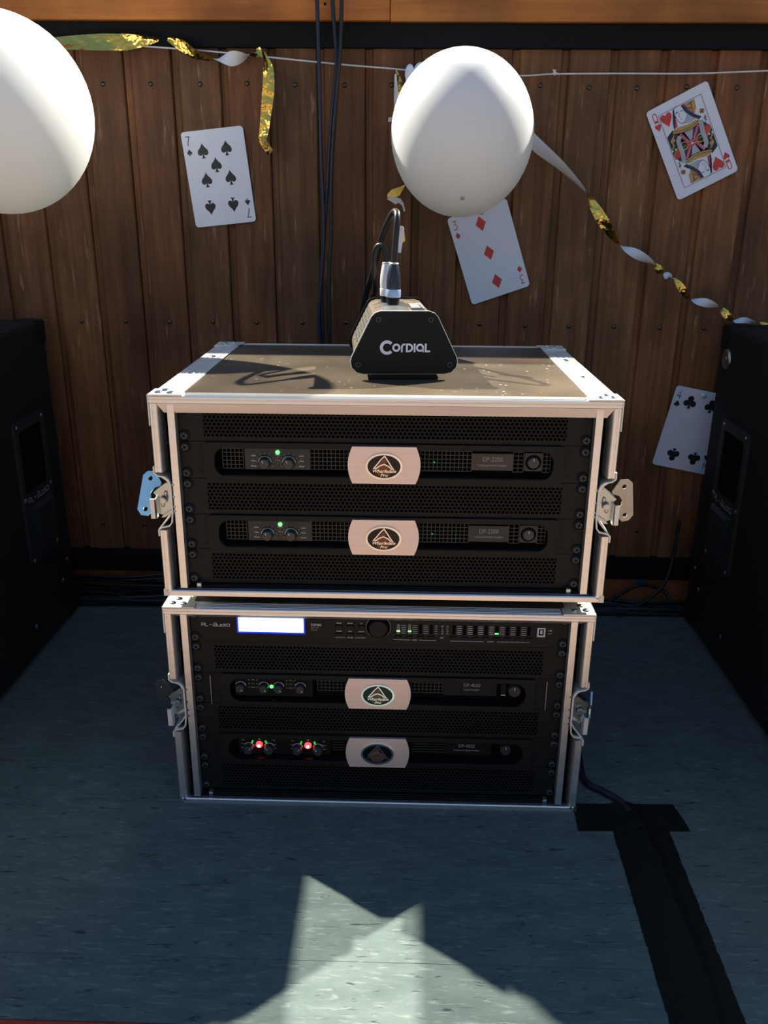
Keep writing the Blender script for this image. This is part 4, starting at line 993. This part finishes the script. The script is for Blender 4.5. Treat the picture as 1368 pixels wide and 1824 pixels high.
for r_, z_ in ((bl1, 130), (bl2, 138)):
    pass
YS = 628
spts = [at(x, y, 1, YS+5) for x, y in ((-40, 66), (120, 74), (250, 82), (380, 92), (500, 104), (610, 115), (706, 123), (760, 128), (915, 135), (985, 132), (1100, 131), (1230, 131), (1368, 126), (1430, 123))]
cable([tuple(p) for p in spts], 1.35, 'white string stretched across the planks under the black rail', 'string_white', name='string', cat='string')
b = MB(); p = at(988, 131, 1, YS+5); b.lathe(tuple(p-Vector((3, 0, 0))), 'x', [(1.2, 0), (3.2, 2), (2.6, 5), (1.0, 8)], 10); b.prism([(p.x-2, p.z+1), (p.x-4, p.z+7), (p.x-1, p.z+5), (p.x+2, p.z+6), (p.x+1, p.z)], YS+4, YS+5, 'y')
tag(b.build('string_knot', 'string_white'), 'small knot in the white string left of the queen card', 'knot')
# strings from the balloons up to the long string
for (bx, by, bz), (px, py), lab in ((blc, (800, 129), 'thin thread holding the balloon over the diamonds card'), (blc2, (40, 70), 'thin thread holding the large left balloon')):
    q_ = at(px, py, 1, YS+5); dy_, dz = (96, 76) if bx > 0 else (108, 82)
    cable([(bx, by+dy_, bz+dz), (bx*0.5+q_.x*0.5, (by+dy_+q_.y)/2, (bz+dz+q_.z)/2), tuple(q_)], 0.5, lab, 'string_white', name='thread', cat='thread')

def ribbon(pix, Y, width, nodes, label, start_phi=0.0, name='ribbon_streamer', group=None, wv=None):
    """twisting two-sided foil ribbon; nodes = pixel path indices (float) where it turns over"""
    P = smooth_path([tuple(at(x, y, 1, (Y[i] if isinstance(Y, (list, tuple)) else Y))) for i, (x, y) in enumerate(pix)], 10)
    n = len(P); vs = []
    ks = [start_phi/math.pi]
    for i in range(n):
        u = i/10.0
        # phi: 0 facing, pi/2 at a node, then on to the other side
        tn = [-1e9]+list(nodes)+[1e9]
        j = max(k for k in range(len(tn)) if tn[k] <= u)
        lo = tn[j] if j > 0 else (2*0-nodes[0] if nodes else -1); hi = tn[j+1] if j+1 < len(tn)-1 else (nodes[-1]+2.0 if nodes else 9)
        fr_ = (u-lo)/(hi-lo); phi = start_phi+math.pi*(j)+(fr_-0.5)*math.pi*0.93
        T = (P[min(i+1, n-1)]-P[max(i-1, 0)]).normalized()
        side = T.cross(Vector((0, 1, 0))).normalized(); back = T.cross(side)
        d = side*math.cos(phi)+back*math.sin(phi)
        ww = width[min(int(u), len(width)-1)]*(1-(u-int(u)))+width[min(int(u)+1, len(width)-1)]*(u-int(u)) if isinstance(width, (list, tuple)) else width
        for k in range(5):
            t = (k/4-0.5); vs.append(P[i]+d*ww*t+(T.cross(d))*(-1.2*math.cos(t*math.pi)))
    fs = [(i*5+k, i*5+k+1, (i+1)*5+k+1, (i+1)*5+k) for i in range(n-1) for k in range(4)]
    b = MB(); b.keep = True; b.add(vs, fs, None, True)
    o = b.build(name, 'foil_ribbon'); so = o.modifiers.new('thick', 'SOLIDIFY'); so.thickness = 0.0 if False else 0.00012
    o.modifiers.remove(so)
    return tag(o, label, 'streamer', group)
ribbon([(925, 228), (960, 262), (1000, 296), (1038, 335), (1055, 362), (1078, 400), (1104, 437), (1133, 452), (1164, 470), (1180, 488), (1196, 494), (1212, 510), (1230, 534), (1256, 539), (1280, 546), (1292, 558), (1306, 571), (1326, 573), (1347, 575), (1368, 584), (1400, 596)],
       [610]*14+[600, 595, 590, 585, 580, 575, 570], [20, 22, 20, 17, 18, 19, 15, 16, 17, 12, 13, 12, 14, 15, 15, 13, 13, 15, 15, 14, 14], [3.15, 6.0, 8.0, 9.0, 10.0, 12.0, 14.0, 16.0, 18.0], 'twisted white and gold ribbon running down from the balloon to the right speaker', start_phi=math.pi)
ribbon([(-30, 75), (60, 78), (120, 76), (180, 75), (225, 75), (262, 72), (282, 70)], 612, [26, 26, 27, 27, 24, 14, 5], [], 'gold foil ribbon running left behind the large balloon', start_phi=0)
ribbon([(298, 70), (322, 80), (345, 95), (372, 104), (384, 106), (410, 105), (440, 98), (466, 92)], 622, [4, 18, 20, 14, 5, 22, 28, 14], [3.9], 'bronze and white ribbon twist on the string above the seven of spades', start_phi=0)
ribbon([(468, 90), (474, 105), (478, 124), (478, 160), (474, 200), (470, 236), (468, 250), (482, 272)], [622]*8, [5, 14, 19, 20, 18, 17, 16, 20], [1.9, 5.2, 6.3] and [], 'gold foil ribbon end hanging beside the seven of spades card', start_phi=0)
ribbon([(705, 124), (708, 135), (712, 152), (710, 165), (708, 178)], 615, [5, 12, 13, 12, 4], [], 'short curled gold ribbon by the left side of the middle balloon', start_phi=0)
blade('ribbon_scrap', [(703, 132), (706, 132), (710, 175), (716, 182), (724, 170), (728, 178), (722, 205), (704, 205), (704, 217), (691, 217), (692, 209), (702, 208), (702, 160)], 600, 'narrow white ribbon strip hanging left of the middle balloon', 'string_white', 0.4, group=None)
def bow():
    r = thing('ribbon_bow', at(745, 130, 1, 600), 'pale two-lobed bow peeping out above the middle balloon', 'bow')
    for (px, py, rx, rz, a) in ((730, 132, 8.0, 15, -8), (750, 127, 12.0, 13.5, 0)):
        p = at(px, py, 1, 600)-at(745, 130, 1, 600); b = MB(); b.lathe((p.x, 0, p.z), (0, -1, 0), [(rx, 0), (rx, 0.5), (rx*0.8, 2.5), (rx*0.3, 3.5)], 22, k=rz/rx); b.build('loop', 'card_white', r)
bow()
blade('ribbon_scrap', [(690, 346), (697, 338), (712, 333), (722, 328), (720, 334), (712, 348), (700, 353), (690, 352)], 610, 'dark gold ribbon scrap just above the cable arch', 'gold_foil', 1.0)
blade('ribbon_scrap', [(688, 354), (706, 351), (714, 354), (719, 362), (722, 376), (719, 377), (716, 366), (710, 361), (705, 364)], 608, 'white curled ribbon tip below the dark gold scrap', 'string_white', 0.6)
blade('ribbon_scrap', [(719, 402), (722, 428), (719, 432), (716, 428), (717, 415)], 500, 'thin golden ribbon point right of the cable arch', 'gold_foil', 1.0)

# hanging cables on the wall
HG = 'dark cables hanging down the planks'
for pts, lab, mt_ in (
    ([(563, -40), (566, 40), (568, 110), (570, 200), (573, 300), (577, 400), (574, 480), (568, 560), (572, 640), (575, 760)], 'leftmost of the three dark cables hanging down the planks', 'cable_blue'),
    ([(590, -40), (594, 30), (599, 90), (599, 130), (590, 220), (584, 320), (577, 420), (572, 500), (577, 640), (580, 760)], 'middle one of the three dark hanging cables, crossing the left one low down', 'cable_blue'),
    ([(609, -40), (608, 30), (606, 90), (600, 160), (594, 240), (590, 330), (590, 420), (586, 500), (588, 640), (590, 760)], 'rightmost of the three dark cables hanging down the planks', 'cable_rubber')):
    cable([tuple(at(x, y, 1, 616+ (3 if 'middle' in lab else 0) + (-5 if 'right' in lab else 0))) for x, y in pts], 3.3, lab, mt_, HG, 'hanging_cable', 6)

# ================================================================ SPEAKERS
def speaker(side, xf, label, y0, y1, H):
    s = side; r = thing('speaker', (xf, 0, 0), label, 'speaker', 'black speakers flanking the cases')
    Wd = 480
    b = MB(); b.box(0, s*Wd, y0, y1, 8, H); b.build('cabinet', 'speaker_paint', r, bevel=9)
    for (yy) in (y0+40, y1-40):
        for xx in (s*50, s*(Wd-50)):
            b = MB(); b.lathe((xx, yy, 0), 'z', [(20, 0), (22, 9)], 16); b.build('foot', 'black_plastic', r)
    # corner protectors
    for yy, d in ((y1, -1), (y0, 1)):
        for zz, dz in ((H, -1), (8, 1)):
            b = MB(); b.box(-s*1.8, s*45, min(yy-d*1.8, yy+d*42), max(yy-d*1.8, yy+d*42), min(zz-dz*1.8, zz+dz*42), max(zz-dz*1.8, zz+dz*42)); b.build('corner_guard', 'black_plastic', r, bevel=7)
    # handle plate with a hand recess, logo strip and lower moulding
    ya, yb = 372, 490; za, zb = 165, 418
    b = MB(); b.prism(rrect(ya, yb, za, zb, 12, 4), -s*4.5, s*1.5, 'x', None, holes=[rrect(ya+12, yb-12, 292, 400, 10, 4)])
    hp = b.build('handle_plate', 'speaker_handle', r, bevel=1)
    b = MB(); b.prism(rrect(ya+10, yb-10, 290, 402, 10, 4), -s*1.2, s*0.5, 'x'); b.build('hand_recess', 'void_black', hp)
    b = MB(); b.add([(-s*5, ya+16, 268), (-s*5, yb-14, 268), (-s*5, yb-14, 178), (-s*5, ya+48, 178), (-s*13, ya+30, 262), (-s*13, yb-22, 262), (-s*9, yb-24, 190), (-s*9, ya+56, 190)],
        [(4, 5, 6, 7), (0, 1, 5, 4), (1, 2, 6, 5), (2, 3, 7, 6), (3, 0, 4, 7)]); b.build('lower_moulding', 'speaker_handle', hp)
    for (yy, zz) in ((ya+10, zb-10), (yb-10, zb-10), (ya+10, za+10), (yb-10, za+10), (ya+6, 285), (yb-6, 285)):
        b = MB(); b.lathe((-s*4.4, yy, zz), (-s, 0, 0), [(4, 0), (3, 1.4), (0.3, 1.8)], 12); b.build('screw', 'steel_grey', hp)
    b = MB(); n0 = len(b.v)
    pl_logo(b, -45, 0, 9.5, 0, None)
    cx = -45+40
    M = Matrix(((0, 1, 0, -s*6.0), (-s*1.0 if False else (-s), 0, 0, (ya+yb)/2+2), (0, 0, 1, 280), (0, 0, 0, 1)))
    # run along +y for the left speaker, along -y for the right one
    M = Matrix(((0, 0.01, 0, -s*5.6), ((1 if s < 0 else -1), 0, 0, (ya+yb)/2), (0, 0, 1, 281), (0, 0, 0, 1)))
    b.move(M, n0)
    for v in b.v: pass
    b.build('logo_lettering', 'print_grey', hp)
    # fixing screws over the cabinet side
    for (yy, zz) in ((560 if False else y1-30, 120), (y1-190, 60), (y1-60, 90), (150, 90), (120, 330), (250, 470)):
        b = MB(); b.lathe((-s*0.2, yy, zz), (-s, 0, 0), [(4.5, 0), (3.5, 1.6), (0.3, 2)], 12); b.build('screw', 'steel_grey', r)
    return r
spl = speaker(-1, -605, 'large black speaker at the left edge of the picture', -200, 552, 562)
spr = speaker(1, 577, 'large black speaker at the right edge, in front of the clubs card', -200, 560, 566)
# round fitting on the right speaker
b = MB(); b.lathe((-0.5, 520, 512), (-1, 0, 0), [(17, 0), (16, 3), (12, 4), (10, 1.5), (6, 1.5), (5, 3), (0.5, 3.5)], 24); b.build('round_fitting', 'steel_grey', spr)

# ================================================================ TAPE AND FLOOR CABLES
def bump_at(p, path):
    d = min((Vector((p[0], p[1]))-Vector((q_[0], q_[1]))).length for q_ in path); return 5.5*math.exp(-(d/8.5)**2)
path = [(329, -2), (338, -30)]+[tuple(at(x, y, 2, 0))[:2] for x, y in ((1127, 1449), (1169, 1529), (1207, 1627), (1246, 1723), (1273, 1824))]
path = [tuple(v) for v in smooth_path([(p[0], p[1], 0) for p in ([(286, 46), (312, 20), (326, 0)]+path[2:]+[(338, -345)])], 8)]
def tape(corners, nx, ny, z0, label, seed, group=None):
    (a0, a1, c1_, c0) = [Vector(c) for c in corners]; rnd = random.Random(seed); vs = []; b = MB()
    for layer in (0, 1):
        rnd = random.Random(seed)
        for j in range(ny+1):
            for i in range(nx+1):
                u, v = i/nx, j/ny; p = (a0*(1-u)+a1*u)*(1-v)+(c0*(1-u)+c1_*u)*v
                if i in (0, nx): p = p+Vector((rnd.uniform(-.9, .9), 0))
                z = z0+bump_at(p, path)+rnd.uniform(0, 0.25) if layer == 0 else 0.1
                vs.append((p.x, p.y, z))
    n = (nx+1)*(ny+1); fs = [(j*(nx+1)+i, j*(nx+1)+i+1, (j+1)*(nx+1)+i+1, (j+1)*(nx+1)+i) for j in range(ny) for i in range(nx)]
    b.add(vs[:n], fs, None, True)
    rim = [i for i in range(nx+1)]+[(j+1)*(nx+1)-1 for j in range(1, ny+1)]+[ny*(nx+1)+i for i in range(nx-1, -1, -1)]+[j*(nx+1) for j in range(ny-1, 0, -1)]
    b.add(vs, [(rim[k], rim[(k+1) % len(rim)], rim[(k+1) % len(rim)]+n, rim[k]+n) for k in range(len(rim))])
    return tag(b.build('tape_strip', 'tape_black'), label, 'tape', group)
tape([(304, -46), (376, -46), (372, -340), (297, -340)], 26, 60, 0.5, 'long black tape strip covering a cable, running to the front', 3)
tape([(262, -1), (396, 2), (403, -49), (259, -53)], 30, 16, 1.2, 'short black tape strip laid across at the corner of the lower case', 4)
cable([(120, 440, 5), (200, 415, 5), (284, 392, 5), (298, 300, 5), (298, 200, 5), (290, 110, 5), (286, 46, 4.5), (306, 22, 4.5), (324, 4, 4), (334, -20, 3.2)], 4.6, 'thick black cable leaving the lower case and going under the tape', 'cable_rubber')
b = MB(); p = at(1141, 1034, 1, 643); b.prism([(p.x-9, 30), (p.x+8, 30), (p.x+10, 48), (p.x-12, 48)], 642.6, 643.6, 'y'); tag(b.build('tape_patch', 'tape_blue'), 'small blue tape patch on the orange strip right of the cases', 'tape')
rnd = random.Random(12)
for k in range(18):
    z = 4+ (k % 3)*4.0; yb = 560+ (k*17) % 66
    if k > 10: z += 9*(k-10)/2; yb = 618
    x = -700+rnd.uniform(0, 60); pts = []
    while x < (720 if k < 11 else 200-rnd.uniform(0, 90)):
        pts.append((x, min(630, max(568, yb+rnd.uniform(-22, 22)*(1 if k < 11 else 0.5))), z+rnd.uniform(0, 3))); x += rnd.uniform(70, 130)
    cable(pts, rnd.choice((3.2, 3.8, 4.4)), 'black cable lying in the dark tangle at the foot of the wall', 'cable_rubber', 'black cables tangled along the foot of the wall', 'floor_cable', 6)
for pts, lab in (([(at(1095, 1085, 2, 5).x, 560, 5), (480, 575, 10), (520, 590, 30), (548, 600, 60), (560, 610, 110), (566, 615, 180)], 'black cable rising from the floor to the back of the right speaker'),
                 ([(420, 590, 5), (470, 612, 28), (510, 622, 42), (555, 618, 30), (566, 600, 6)], 'black cable bowed up against the orange strip on the right')):
    cable(pts, 3.6, lab)
